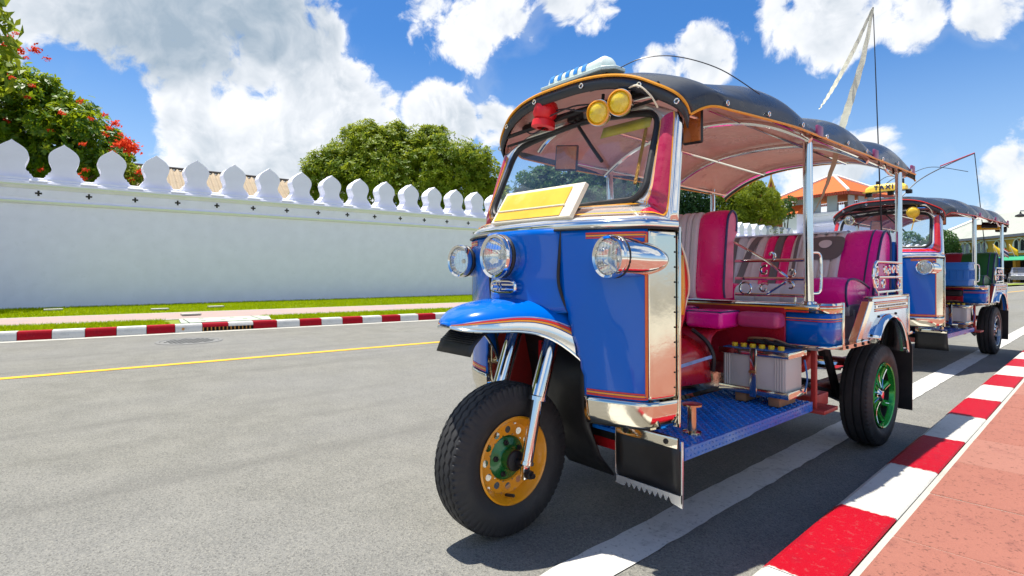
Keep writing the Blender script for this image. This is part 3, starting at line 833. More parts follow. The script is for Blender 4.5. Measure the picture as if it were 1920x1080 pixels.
    # mirrors
    def mirror(c, rot, sx, sz):
        bm = nb(); box(bm, (0, 0, 0), (sx, .016, sz), bev=.007, seg=3); h = obj('mirror', bm, 'rubber', T); h.location = c; h.rotation_euler = rot
        bm = nb(); box(bm, (0, -.009, 0), (sx * .86, .004, sz * .88), bev=.0015); obj('mirror_face', bm, 'brown', h)
    mirror((.440, .585, 1.475), (0, 0, radians(8)), .075, .125)
    mirror((-.09, .47, 1.43), (0, radians(4), radians(30)), .10, .11)
    bm = nb(); tube(bm, [(.465, .49, 1.50), (.465, .585, 1.50)], .006, 6); obj('mirror_arm', bm, 'chrome', T)
    # ---------------------------------------------------------------- roof sign
    if st['variant'] == 1:
        ZB = 1.722
        bm = nb(); rows = []
        for xx in np.linspace(-.20, .135, 26):
            e = min(1, sqrt(max(0, 1 - ((xx + .0325) / .1685) ** 8)) + .12); hb = .052 + .012 * max(0, (xx - .05) / .08)
            rows.append([(xx, .50 + .055 * e * cos(a), ZB + .030 + hb * e * max(0, sin(a)) ** .8) for a in np.linspace(0, pi, 14)])
        vr = grid(bm, rows); bm.faces.new(vr[0]); bm.faces.new(vr[-1])
        sg = obj('roof_light_bar', bm, 'paleplastic', T, 40)
        bm = nb(); prism(bm, [(-.215, .435), (.13, .435), (.175, .47), (.175, .53), (.13, .565), (-.215, .565)], ZB + .016, ZB + .031); obj('bar_base', bm, 'paleplastic', sg, bevel=.003)
        for k in range(5):
            x0 = -.185 + k * .046
            bm = nb(); grid(bm, [[Vector((x0 + .02 * (a / pi) + d, .50 + .0575 * cos(a), ZB + .030 + .0545 * sin(a) ** .8)) for a in np.linspace(.1, pi - .1, 14)] for d in (0, .022)]); obj('blue_stripe', bm, 'barblue', sg, 50)
        bm = nb(); box(bm, (0, .50, ZB), (.05, .05, .045), bev=.006); ft = obj('bar_foot', bm, 'dark', sg)
        for q_, x in enumerate((-.15, .02, .10)): (ft if q_ == 0 else dup(ft, sg)).location = (x, 0, 0)
        bm = nb(); tube(bm, [(-.1, .52, ZB + .005), (.02, .515, ZB + .012), (.12, .52, ZB + .0)], .006, 6); obj('bar_cable', bm, 'yel', sg)
        bm = nb(); tube(bm, spline([(.17, .50, 1.748), (.26, .53, 1.768), (.36, .60, 1.762), (.48, .70, 1.705), (.585, .80, 1.605)], 30), .0022, 5); obj('thin_aerial', bm, 'wire', sg)
    else:
        bm = nb(); rows = []
        for xx in np.linspace(-.20, .16, 22):
            e = 1 - .45 * (abs(xx + .02) / .18) ** 6
            rows.append([(xx, .55 + .05 * cos(a), 1.80 + .075 * e * max(0, sin(a)) ** .6) for a in np.linspace(0, pi, 12)])
        vr = grid(bm, rows); bm.faces.new(vr[0]); bm.faces.new(vr[-1])
        sg = obj('taxi_sign', bm, 'yelplastic', T, 40)
        cu = bpy.data.curves.new('taxi_lettering', 'FONT'); cu.body = 'TAXI'; cu.size = .068; cu.align_x = 'CENTER'; cu.extrude = .002; cu.space_character = 1.25; cu.offset = .0015
        cu.materials.append(M['navy'])
        to = link(bpy.data.objects.new('taxi_lettering', cu), sg); bpy.context.view_layer.update(); me_ = bpy.data.meshes.new_from_object(to); bpy.data.objects.remove(to); to = link(bpy.data.objects.new('taxi_lettering', me_), sg); to.location = (-.03, .497, 1.812); to.rotation_euler = (radians(82), 0, 0)
        bm = nb(); prism(bm, [(-.22, .49), (.18, .49), (.18, .61), (-.22, .61)], 1.790, 1.80); obj('sign_base', bm, 'yelplastic', sg)
        bm = nb()
        for x in (-.18, .02, .18): box(bm, (x, .55, 1.772), (.05, .05, .04), bev=.005)
        for x in (-.1, .12): box(bm, (x, .56, 1.885), (.03, .03, .05), bev=.004)
        obj('sign_bracket', bm, 'dark', sg); bm = nb(); tube(bm, spline([(-.1, .56, 1.90), (0, .55, 1.95), (.12, .56, 1.91)], 14), .003, 5); obj('sign_wire', bm, 'dark', sg); bm = nb()
        tube(bm, spline([(.12, .56, 1.91), (.34, .60, 2.0), (.62, .72, 1.93)], 18), .003, 5)
        obj('sign_wire', bm, 'dark', sg)
    # ---------------------------------------------------------------- board on the nose
    if st['variant'] == 1:
        B0 = Vector((-.180, .148, 1.128)); B1 = Vector((.240, .160, 1.126)); up = Vector((0, .085, .128)); nn = Vector((0, -.92, .385)).normalized()
        def bp(u, v, d=0): return B0.lerp(B1, u) + up * v + nn * d
        bm = nb()
        a = [bm.verts.new(bp(u, v, 0)) for u, v in ((0, 0), (1, 0), (1, 1), (0, 1))]; b = [bm.verts.new(bp(u, v, .022)) for u, v in ((0, 0), (1, 0), (1, 1), (0, 1))]
        bm.faces.new(a); bm.faces.new(b)
        for i in range(4): bm.faces.new((a[i], a[(i + 1) % 4], b[(i + 1) % 4], b[i]))
        sb = obj('route_board', bm, 'cream', T, 0, bevel=.004)
        def quad(u0, u1, v0, v1, nm, mt, d=.0245):
            bm = nb(); bm.faces.new([bm.verts.new(bp(u, v, d)) for u, v in ((u0, v0), (u1, v0), (u1, v1), (u0, v1))]); return obj(nm, bm, mt, sb, 0)
        quad(.04, .88, .38, .90, 'board_face', 'signface'); quad(.04, .88, .06, .33, 'board_face', 'signface')
        bm = nb(); tube(bm, [bp(.03, .355, .026), bp(.89, .355, .026)], .003, 5); obj('board_divider', bm, 'cream', sb)
        bm = nb()
        for k in range(9):
            f = k / 8; p = bp(0.0, lerp(.06, .94, f), .012); tube(bm, [p, p + Vector((-.006, -.006, .003))], .006, 6)
        tag(obj('board_rivets', bm, 'dark', sb), kind='stuff')
        bm = nb(); box(bm, (0, .245, 1.15), (.38, .04, .05)); obj('board_bracket', bm, 'dark', sb)
    # ---------------------------------------------------------------- posts
    for s in (-1, 1):
        bm = nb(); tube(bm, [(s * .550, 1.33, .80), (s * .552, 1.31, 1.56)], .0195, 16); lathe(bm, [(.034, 0), (.03, .010), (.021, .014)], (s * .55, 1.33, .803), (0, 0, 1), 20); obj('canopy_post', bm, 'chrome', T)
        bm = nb(); tube(bm, [(s * .578, 2.50, .78), (s * .575, 2.50, 1.55)], .017, 14); obj('canopy_post', bm, 'chrome', T)
    # ---------------------------------------------------------------- partition, tub, floor
    bm = nb(); box(bm, (0, 1.345, .792), (1.20, .09, .03), bev=.012); part = obj('partition_rail', bm, 'steel', T)
    bm = nb(); box(bm, (0, 1.297, .785), (1.12, .008, .010)); obj('pinstripe', bm, 'yel', part)
    bm = nb(); box(bm, (0, 1.297, .772), (1.12, .008, .008)); obj('pinstripe', bm, 'ored', part)
    def tub_pt(t):   # 0 inner .. 1 rear end, around the rounded corner
        if t < .55: return Vector((lerp(.452, .585, t / .55), 1.325))
        if t < .8: a = (t - .55) / .25 * pi / 2; return Vector((.585 + .055 * sin(a), 1.38 - .055 * cos(a)))
        return Vector((.640, lerp(1.38, 1.455, (t - .8) / .2)))
    for s in (-1, 1):
        ts = np.linspace(0, 1, 34)
        def wall(z0, z1, name, mt, par, lift=0.0, sol=.004):
            bm = nb(); rows = []
            for z in (z0, z1):
                r = []
                for t in ts:
                    p = tub_pt(t); q = tub_pt(min(1, t + .01)) - tub_pt(max(0, t - .01)); n = Vector((q.y, -q.x)).normalized()
                    r.append((s * (p.x + n.x * lift), p.y + n.y * lift, z))
                rows.append(r)
            grid(bm, rows); return obj(name, bm, mt, par, 50, solid=sol)
        tub = wall(.622, .765, 'footwell_corner', st['body'], T)
        wall(.765, .808, 'corner_cap', 'steel', tub, .004)
        wall(.780, .786, 'pinstripe', 'yel', tub, .0065, 0); wall(.792, .798, 'pinstripe', 'ored', tub, .0065, 0)
        wall(.738, .742, 'pinstripe', 'yel', tub, .003, 0); wall(.728, .732, 'pinstripe', 'ored', tub, .003, 0)
        wall(.612, .624, 'corner_sill', 'steel', tub, .004)
        bm = nb(); box(bm, (s * .640, 1.458, .71), (.016, .016, .20), bev=.004); obj('corner_edge', bm, 'steel', T)
        bm = nb(); prism(bm, [(1.45, .600), (1.80, .600), (1.80, .618), (1.45, .618)], s * .60, s * .645, lambda a, b, c_: (c_, a, b)); obj('step_sill', bm, 'steel', T, 0)
        bm = nb(); lathe(bm, [(.008, 0), (.007, .004), (0, .005)], (0, 0, 0), (s, 0, 0), 8); b0 = obj('sill_bolt', bm, 'dark', T); b0.location = (s * .646, 1.50, .609)
        for y in (1.60, 1.70, 1.78): dup(b0, T, (s * .646, y, .609))
        bm = nb(); prism(bm, [(1.69, .618), (1.75, .618), (1.93, .800), (1.865, .800)], s * .585, s * .622, lambda a, b, c_: (c_, a, b)); obj('slope_panel', bm, 'steel', T, 0, bevel=.003)
    bm = nb(); box(bm, (0, 1.66, .605), (1.16, .62, .012)); box(bm, (0, 1.90, .68), (1.10, .012, .15)); obj('passenger_floor', bm, 'inner', T)
    # driver area: bulkhead, seat, engine cover
    bm = nb(); box(bm, (.04, 1.30, .62), (.84, .015, .33)); obj('seat_bulkhead', bm, 'redvinyl', T)
    bm = nb(); rows = []
    for x in np.linspace(-.36, .225, 14):
        rows.append([(x, y, z) for y, z in ((1.30, .685), (1.20, .684), (1.13, .678), (1.085, .650), (1.07, .60), (1.075, .545), (1.10, .53))])
    grid(bm, rows); seatbase = obj('driver_seat_base', bm, st['engine'], T, 50, solid=.01)
    bm = nb(); rows = []
    for i in range(13):
        f = i / 12; y = lerp(.45, 1.06, f); h = lerp(.50, .665, f ** .8); wv = lerp(.14, .24, f)
        rows.append([(wv * cos(a) ** 1 * 1.0, y, .45 + (h - .45) * sin(a) ** .6) for a in np.linspace(0, pi, 15)])
    grid(bm, rows); eng = obj('engine_cover', bm, st['engine2'], T, 50, solid=.006)
    bm = nb(); pts = []
    for i in range(10):
        f = i / 9; y = lerp(.5, 1.06, f); wv = lerp(.14, .24, lerp(.1, 1, f)); h = lerp(.50, .66, f ** .8)
        pts.append(Vector((wv * .985 + .008, y, .45 + (h - .45) * .55)))
    ribbon_path(bm, pts, [Vector((1, 0, .25)).normalized()] * 10, .014, .006); obj('cover_stripe', bm, pm('blue_white_tape', (.25, .36, .62), .4, 0, .6, 30), eng)
    bm = nb(); tube(bm, spline([(.245, 1.065, .50), (.25, 1.06, .57), (.22, 1.055, .63), (.15, 1.05, .68)], 12), .010, 6); obj('cover_seal', bm, 'rubber', eng)
    def cushion(name, c, s, mt, par, pipe=None, bev=.03):
        bm = nb(); box(bm, c, s, bev=bev, seg=4); o = obj(name, bm, mt, par, 60)
        if pipe:
            hx, hy = s[0] / 2 - bev * .35, s[1] / 2 - bev * .35
            bm = nb(); z = c[2] + s[2] / 2 - bev * .35
            tube(bm, [(c[0] - hx, c[1] - hy, z), (c[0] + hx, c[1] - hy, z), (c[0] + hx, c[1] + hy, z), (c[0] - hx, c[1] + hy, z)], .005, 6, close=True)
            obj('seat_piping', bm, pipe, o)
        return o
    cushion('driver_cushion', (.178, 1.18, .727), (.185, .18, .082), st['cush'], T, 'navy', .02)
    cushion('driver_cushion', (.372, 1.255, .728), (.19, .09, .070), st['cush2'], T, None, .022)
    cushion('driver_cushion', (-.12, 1.15, .737), (.36, .26, .080), st['cush'], T, 'navy')
    # red cloth hung on the jamb
    bm = nb(); rows = []
    FLP = [(1.06, .386, .394), (1.00, .386, .42), (.94, .386, .448), (.885, .386, .468), (.845, .386, .462), (.80, .386, .440), (.76, .386, .412), (.735, .386, .392)]
    for (z, y0, y1) in FLP:
        rows.append([(.500 + .010 * sin(f * 7 + z * 20), lerp(y0, y1, f), z) for f in np.linspace(0, 1, 9)])
    grid(bm, rows); cl = obj('jamb_flap', bm, 'plumered' if st['variant'] == 1 else 'whitechrome', T, 50, solid=.004)
    if st['variant'] == 1:
        bm = nb(); tube(bm, spline([(.500 + .010 * sin(7 + z * 20), y1, z) for z, y0, y1 in FLP], 24), .004, 6); obj('flap_edging', bm, 'cream', cl)
        bm = nb(); grid(bm, [[(.516, y0 + .004, z), (.516, y0 + .012 + .2 * (y1 - y0), z)] for z, y0, y1 in FLP[1:6]]); obj('flap_stripe', bm, 'yel', cl, solid=.003)
    # driver backrest: ribbed panels with a rolled top
    def backseg(x0, x1, mt, prof, puff=.010, par=None, nm='backrest_panel', nx=8):
        bm = nb(); rows = []
        for k in range(nx + 1):
            u = k / nx; d = puff * (1 - (2 * u - 1) ** 4); x = lerp(x0, x1, u); r = []
            for j, (y, z) in enumerate(prof):
                a = prof[max(0, j - 1)]; b = prof[min(len(prof) - 1, j + 1)]; ty, tz = b[0] - a[0], b[1] - a[1]; L = sqrt(ty * ty + tz * tz); ny, nz = -tz / L, ty / L
                r.append((x, y + ny * d, z + nz * d))
            rows.append(r)
        grid(bm, rows); return obj(nm, bm, mt, par, 60)
    dbp = [(1.262, .818), (1.252, .86), (1.258, .95), (1.272, 1.08), (1.285, 1.17), (1.30, 1.215), (1.33, 1.238), (1.36, 1.228), (1.375, 1.19), (1.37, 1.14)]
    dprof = [(p.x, p.y) for p in spline([(y, z, 0) for y, z in dbp], 26)]
    bm = nb(); rows = [[(x, y + .006, z) for y, z in dprof] + [(x, 1.34, 1.10), (x, 1.33, .82)] for x in np.linspace(-.205, .198, 6)]
    vr = grid(bm, rows); bm.faces.new(vr[0]); bm.faces.new(vr[-1]); db = obj('driver_backrest', bm, 'pinkside' if st['variant'] == 1 else 'maroon', T, 60)
    if st['variant'] == 1:
        cols = [(-.21, -.15, 'pink'), (-.15, -.07, 'greyvinyl'), (-.07, -.025, 'greyvinyl'), (-.025, .005, 'greyvinyl'), (.005, .045, 'greyvinyl'), (.045, .197, 'pink')]
    else:
        cols = [(-.21, -.05, 'maroon'), (-.05, .1, 'maroon'), (.1, .197, 'maroon')]
    for (a, b, mt) in cols: backseg(a, b, mt, dprof, .012, db)
    bm = nb(); tube(bm, [(.199, y - .008, z + .004) for y, z in dprof], .0055, 6); obj('seat_piping', bm, 'navy', db)
    # partition guard rails with scrolls
    rl = empty('partition_guard', T)
    for z in (.998, .914, .838):
        for s in (-1, 1):
            bm = nb(); tube(bm, [(s * .21, 1.335, z), (s * .545, 1.335, z)], .0075, 8); obj('guard_rail', bm, 'chrome', rl)
    for s in (-1, 1):
        X = lambda x: s * x
        bm = nb()
        tube(bm, [(X(.205), 1.33, 1.09), (X(.36), 1.33, 1.0), (X(.46), 1.33, .92)], .006, 6)
        tube(bm, spiral((X(.385), 1.33, 1.022), .022, .72, (s, 0, 0), (0, 0, 1), -1.4), .0055, 6)
        tube(bm, spiral((X(.355), 1.33, .95), .026, .85, (s, 0, 0), (0, 0, 1), 1.2), .0055, 6)
        tube(bm, spiral((X(.475), 1.33, .945), .022, .8, (s, 0, 0), (0, 0, 1), -2.2), .0055, 6)
        tube(bm, ring((X(.262), 1.33, .868), .028, (1, 0, 0), (0, 0, 1)), .0055, 6, close=True)
        tube(bm, spiral((X(.352), 1.33, .868), .026, .9, (s, 0, 0), (0, 0, 1), .8), .0055, 6)
        tube(bm, [(X(.365), 1.33, .842), (X(.45), 1.33, .90)], .0055, 6)
        tube(bm, spiral((X(.470), 1.33, .88), .024, .65, (s, 0, 0), (0, 0, 1), 2.0, dirn=-1), .0055, 6)
        tube(bm, [(X(.49), 1.335, .80), (X(.49), 1.335, .84)], .006, 6)
        obj('guard_scroll', bm, 'chrome', rl)
    for s in (-1, 1):
        bm = nb(); tube(bm, spline([(s * .555, 1.355, 1.03), (s * .575, 1.385, 1.02), (s * .578, 1.39, .94), (s * .575, 1.385, .86), (s * .555, 1.355, .85)], 20), .006, 8); obj('grab_handle', bm, 'chrome', T)
    # ---------------------------------------------------------------- passenger bench
    cp = [(1.86, .765), (1.835, .80), (1.84, .845), (1.875, .868), (1.95, .865), (2.05, .850), (2.16, .83)]
    cprof = [(p.x, p.y) for p in spline([(y, z, 0) for y, z in cp], 18)]
    bm = nb(); box(bm, (0, 2.03, .75), (1.08, .36, .06), bev=.01); bench = obj('bench_base', bm, 'inner', T)
    if st['variant'] == 1:
        segs = [(-.53, -.33, 'magenta'), (-.33, -.20, 'bluegrey'), (-.20, -.06, 'pink'), (-.06, .06, 'bluegrey'), (.06, .20, 'bluegrey'), (.20, .34, 'bluegrey')]
    else:
        segs = [(-.53, -.2, 'maroon'), (-.2, .1, 'maroon'), (.1, .34, 'maroon')]
    for (a, b, mt) in segs: backseg(a, b, mt, cprof, .012, bench, 'seat_panel')
    # deep end cushion at the kerb side
    ep = [(1.845, .772), (1.825, .82), (1.83, .875), (1.865, .905), (1.95, .908), (2.06, .89), (2.16, .86)]
    eprof = [(p.x, p.y) for p in spline([(y, z, 0) for y, z in ep], 18)]
    backseg(.34, .53, 'magenta' if st['variant'] == 1 else 'greenvinyl', eprof, .010, bench, 'seat_panel')
    bm = nb(); vs = [bm.verts.new((.53, y, z)) for y, z in eprof + [(2.16, .772)]]; bm.faces.new(vs); obj('seat_end', bm, 'magenta' if st['variant'] == 1 else 'greenvinyl', bench, 0); bm = nb(); vs = [bm.verts.new((-.53, y, z)) for y, z in cprof + [(2.16, .765)]]; bm.faces.new(vs)
    obj('seat_end', bm, 'magenta' if st['variant'] == 1 else 'greenvinyl', bench, 0)
    bm = nb(); tube(bm, [(.531, y, z) for y, z in eprof], .006, 6); obj('seat_piping', bm, 'navy', bench)
    bpp = [(2.165, .80), (2.185, .88), (2.225, .98), (2.275, 1.08), (2.315, 1.14), (2.36, 1.172), (2.41, 1.172), (2.45, 1.14), (2.462, 1.08), (2.455, .98), (2.45, .85)]
    bprof = [(p.x, p.y) for p in spline([(y, z, 0) for y, z in bpp], 30)]
    bm = nb(); rows = [[(x, y + .008, z - .004) for y, z in bprof] for x in np.linspace(-.53, .545, 6)]
    vr = grid(bm, rows); bm.faces.new(vr[0]); bm.faces.new(vr[-1]); pb = obj('bench_backrest', bm, 'magenta' if st['variant'] == 1 else 'greenvinyl', T, 60)
    if st['variant'] == 1:
        cols = [(-.53, -.40, 'magenta'), (-.40, -.30, 'bluegrey'), (-.30, -.22, 'bluegrey'), (-.22, -.15, 'greyvinyl'), (-.15, -.09, 'greyvinyl'), (-.09, -.03, 'pink'), (-.03, .02, 'darkgrey'), (.02, .08, 'pink'),
                (.08, .13, 'greyvinyl'), (.13, .19, 'greyvinyl'), (.19, .25, 'greyvinyl'), (.25, .31, 'greyvinyl'), (.31, .36, 'greyvinyl'), (.36, .545, 'magenta')]
    else:
        cols = [(-.53, -.2, 'maroon'), (-.2, .05, 'maroon'), (.05, .24, 'maroon'), (.24, .545, 'greenvinyl')]
    for (a, b, mt) in cols: backseg(a, b, mt, bprof, .012, pb, nx=6)
    if st['variant'] == 1:
        def bs(x, k, lift=.016):   # a point on the backrest face, k 0 low .. 1 top
            f = k * 16; i = int(f); p = Vector((0,) + bprof[i]).lerp(Vector((0,) + bprof[i + 1]), f - i); a = bprof[i]; b = bprof[i + 1]
            n = Vector((0, -(b[1] - a[1]), b[0] - a[0])).normalized(); return Vector((x, p.y, p.z)) + n * lift
        # slanting grey V print, dark patch with a pale oval
        def strip(pts0, pts1, nm, mt, lift=.0145):
            bm = nb(); grid(bm, [[bs(lerp(a[0], b[0], u), lerp(a[1], b[1], u), lift) for u in np.linspace(0, 1, 5)] for a, b in zip(pts0, pts1)]); return obj(nm, bm, mt, pb, 50)
        K = np.linspace(.08, .86, 14)
        strip([(-.315 + .05 * (k < .5) * 0 + .06 * (.86 - k), k) for k in K], [(-.285 + .06 * (.86 - k), k) for k in K], 'grey_stripe', 'darkgrey')
        strip([(-.165 - .10 * (.86 - k), k) for k in K], [(-.12 - .10 * (.86 - k), k) for k in K], 'grey_stripe', 'darkgrey')
        strip([(.095 + .02 * (.86 - k), k) for k in K], [(.115 + .02 * (.86 - k), k) for k in K], 'grey_stripe', 'darkgrey')
        strip([(-.40, k) for k in np.linspace(.84, 1.12, 8)], [(.358, k) for k in np.linspace(.84, 1.12, 8)], 'top_roll', 'bluegrey', .0150)
        bm = nb(); N_ = 40; cx_, ck_ = .275, .58
        def se(a, rx, rk, e): return (cx_ + rx * math.copysign(abs(cos(a)) ** e, cos(a)), ck_ + rk * math.copysign(abs(sin(a)) ** e, sin(a)))
        rings = []
        for q in (0.001, .25, .5, .75, 1): rings.append([bs(*se(a, .098 * q, .165 * q, .55), .0165) for a in np.linspace(0, 2 * pi, N_)])
        grid(bm, rings); obj('dark_patch', bm, 'darkgrey', pb, 50)
        bm = nb(); rings = []
        cx_, ck_ = .272, .60
        for q in (.001, .5, 1): rings.append([bs(*se(a,   .036 * q, .062 * q, 1), .0215) for a in np.linspace(0, 2 * pi, N_)])
        grid(bm, rings); obj('pale_oval', bm, 'greyvinyl', pb, 50)
    bm = nb(); tube(bm, [(.50, y - .006, z + .006) for y, z in bprof], .006, 6); tube(bm, [(.547, y, z) for y, z in bprof], .007, 6); obj('seat_piping', bm, 'navy', pb)
    bm = nb(); box(bm, (0, 2.50, .95), (1.12, .02, .34), bev=.006); obj('rear_panel', bm, st['body'], T)
    # ---------------------------------------------------------------- rear quarters, fenders, wheels
    for s in (-1, 1):
        X0, X1 = s * .600, s * .618
        arch = [(2.155 + .275 * cos(a), .455 + .262 * sin(a)) for a in np.linspace(pi * .80, pi * .06, 26)]
        top = [(2.50, .60), (2.50, .812), (1.925, .812), (1.77, .625)]
        bm = nb(); ol = [(1.86, .61)] + arch + top
        prism(bm, ol, X0, X1, lambda a, b, c_: (c_, a, b)); q = obj('rear_quarter', bm, st['quarter'], T, 30)
        bm = nb(); rows = []
        for i, (y, z) in enumerate(arch):
            a = lerp(pi * .80, pi * .06, i / 25); rows.append([(s * x, y + r * cos(a), z + r * sin(a)) for x, r in ((.44, .012), (.60, .012), (.640, .010), (.648, -.004), (.640, -.016))])
        grid(bm, rows); obj('rear_fender', bm, 'chrome', T, 60, solid=.004)
        bm = nb()
        for i in range(0, 26, 5):
            y, z = arch[i]; a = lerp(pi * .80, pi * .06, i / 25); lathe(bm, [(.007, 0), (.006, .004), (0, .006)], (s * .619, y + .035 * cos(a), z + .035 * sin(a)), (s, 0, 0), 8)
        tag(obj('fender_bolt', bm, 'dark', q), kind='stuff')
        for z, mt in ((.792, 'ored'), (.783, 'yel'), (.728 + .02, 'ored'), (.757, 'yel')):
            bm = nb(); box(bm, (s * .6205, 2.225, z), (.003, .54, .006)); obj('pinstripe', bm, mt, q)
        bm = nb(); box(bm, (s * .6205, 2.225, .770), (.003, .53, .014)); obj('nameplate_band', bm, 'whitechrome', q)
        bm = nb()
        for k in range(18): box(bm, (s * .6225, 2.0 + k * .026, .770), (.002, .013, .009))
        tag(obj('band_marks', bm, 'darkgrey', q), kind='stuff')
        bm = nb(); box(bm, (s * .60, 2.215, .816), (.05, .59, .014), bev=.004); obj('quarter_cap', bm, 'steel', T)
        bm = nb(); box(bm, (s * .615, 2.508, .70), (.022, .016, .22), bev=.004); box(bm, (s * .56, 2.54, .60), (.13, .08, .016), bev=.004); obj('rear_corner_trim', bm, 'steel', T)
        # scrolled side rail
        bm = nb()
        for z in (.998, .918, .842): tube(bm, [(s * .602, 2.06 if z > .9 and z < .99 else 2.04, z), (s * .59, 2.49, z)], .0075, 8)
        tube(bm, spline([(s * .602, 2.04, .842), (s * .602, 2.0, .87), (s * .602, 1.985, .92), (s * .602, 2.0, .972), (s * .602, 2.04, .998)], 14), .0075, 8)
        for y in (2.06, 2.2, 2.40): tube(bm, [(s * .602, y, .815), (s * .602, y, .842)], .006, 6)
        sr = obj('side_rail', bm, 'chrome', T)
        bm = nb()
        for (y, z, r, a0, dr, tn) in ((2.03, .945, .032, 0, 1, 1.4), (2.03, .885, .030, 3, -1, 1.4), (2.17, .955, .026, -1, 1, 1.1), (2.23, .955, .026, 2, -1, 1.1), (2.30, .958, .026, 0, 1, 1.2), (2.37, .958, .026, 3, -1, 1.2), (2.14, .88, .030, 0, 1, 1.2), (2.40, .88, .030, 2, -1, 1.2)):
            tube(bm, spiral((s * .602, y, z), r, tn, (0, 1, 0), (0, 0, 1), a0, 24, dr), .005, 6); obj('rail_scroll', bm, 'chrome', sr); bm = nb()
        tube(bm, [(s * .602, 2.15, .975), (s * .602, 2.22, .93)], .005, 6); obj('rail_scroll', bm, 'chrome', sr); bm = nb(); tube(bm, [(s * .602, 2.33, .975), (s * .602, 2.40, .93)], .005, 6)
        obj('rail_scroll', bm, 'chrome', sr)
        # wheel
        rw = empty('rear_wheel', T, (s * .505, 2.26, .275)); rw.rotation_euler = (0, 0, 0 if s > 0 else pi)
        V, F = tyre_mesh(.277, .172, .142, 0.0, 3, .009, .005, 200); tyre_obj(V, F, rw)
        bm = nb(); lathe(bm, [(.172, -.06), (.172, .055), (.178, .068), (.174, .073), (.168, .070), (.164, .056), (.162, .046)], n=48); obj('rim', bm, st['alloy'], rw)
        bm = nb(); lathe(bm, [(.162, .046), (.158, .0), (.150, -.04)], n=40); obj('rim_barrel', bm, 'dark', rw)
        for k in range(9):
            a = 2 * pi * k / 9; bm = nb(); rows = []
            for f in np.linspace(0, 1, 8):
                r = lerp(.030, .163, f); wv = lerp(.012, .022, f); tw = .25 * f
                rows.append([(xx, r * cos(a + tw) - dy * sin(a + tw), r * sin(a + tw) + dy * cos(a + tw)) for xx, dy in ((.020, -wv), (.045 - .012 * sin(pi * f), -wv * .8), (.050 - .012 * sin(pi * f), 0), (.045 - .012 * sin(pi * f), wv * .8), (.020, wv))])
            grid(bm, rows); sp = obj('spoke', bm, st['alloy'], rw, 30)
        bm = nb()
        for k in range(9):
            a = 2 * pi * k / 9; tube(bm, [(.053 - .012 * sin(pi * f), lerp(.04, .160, f) * cos(a + .25 * f), lerp(.04, .160, f) * sin(a + .25 * f)) for f in np.linspace(0, 1, 8)], .003, 5)
        obj('spoke_edging', bm, 'chrome', rw)
        bm = nb(); lathe(bm, [(.040, .0), (.038, .045), (.030, .052), (.022, .062), (0, .064)], n=20); obj('hub', bm, 'chrome', rw)
        bm = nb(); lathe(bm, [(.15, -.05), (.15, -.03), (0, -.028)], n=30); obj('brake_drum', bm, 'dark', rw)
        bm = nb(); lathe(bm, [(.008, .045), (.008, .062), (0, .064)], (0, 0, 0), (1, 0, 0), 6); nt = obj('wheel_nut', bm, 'dark', rw); nt.location = (-.002, .028, 0)
        for k in range(1, 4): dup(nt, rw, (-.002, .028 * cos(k * pi / 2), .028 * sin(k * pi / 2)))
        # mud flap
        bm = nb(); ol = [(.46, .15), (.62, .15), (.625, .52), (.60, .60), (.56, .635), (.46, .645)]
        prism(bm, [(s * a, b) for a, b in ol], 2.56, 2.568, lambda a, b, c_: (a, c_ + .05 * (.6 - b), b)); obj('rear_mud_flap', bm, 'rubber', T, 30)
    # ---------------------------------------------------------------- footboards
    for s in (-1, 1):
        bm = nb(); box(bm, (s * .327, .90, .352), (.394, 1.03, .012)); box(bm, (s * .528, .90, .338), (.008, 1.03, .041)); fb = obj('footboard', bm, 'checker', T)
        if s > 0 and st['variant'] == 1:
            bm = nb()
            for iy in range(44):
                for ix in range(17):
                    y = .40 + iy * .0232; x = .145 + ix * .0232; a = radians(45 if (ix + iy) % 2 else -45)
                    dx, dy = cos(a), sin(a)
                    v = [bm.verts.new(p) for p in ((x - dx * .0105, y - dy * .0105, .358), (x + dy * .0042, y - dx * .0042, .3585), (x + dx * .0105, y + dy * .0105, .358), (x - dy * .0042, y + dx * .0042, .3585), (x, y, .3645))]
                    for i in range(4): bm.faces.new((v[i], v[(i + 1) % 4], v[4]))
            for iy in range(44):
                y = .40 + iy * .0232; z = .338
                for dz_ in (-.009, .009):
                    d = 1 if (iy + (dz_ > 0)) % 2 else -1
                    v = [bm.verts.new(p) for p in ((.530, y - .007, z + dz_ - .006 * d), (.530, y + .003, z + dz_ - .002), (.530, y + .007, z + dz_ + .006 * d), (.530, y - .003, z + dz_ + .002), (.5355, y, z + dz_))]
                    for i in range(4): bm.faces.new((v[i], v[(i + 1) % 4], v[4]))
            tag(obj('checker_tread', bm, 'checker', fb, 0), kind='stuff')
    bm = nb(); box(bm, (0, .90, .40), (.30, 1.0, .012)); box(bm, (.15, .92, .44), (.012, .95, .10)); box(bm, (.155, 1.0, .50), (.03, .7, .03), bev=.006); box(bm, (.10, 1.0, .50), (.01, .62, .10)); obj('engine_tray', bm, 'steel', T)
    bm = nb(); lathe(bm, [(.034, 0), (.033, .006), (.017, .010), (.0155, .095), (.020, .098), (.036, .100), (.036, .106), (0, .107)], (.445, .57, .358), (0, 0, 1), 20); obj('pedal_post', bm, pm('brass_steel', (.62, .48, .32), .2, 1, .2, 14), T)
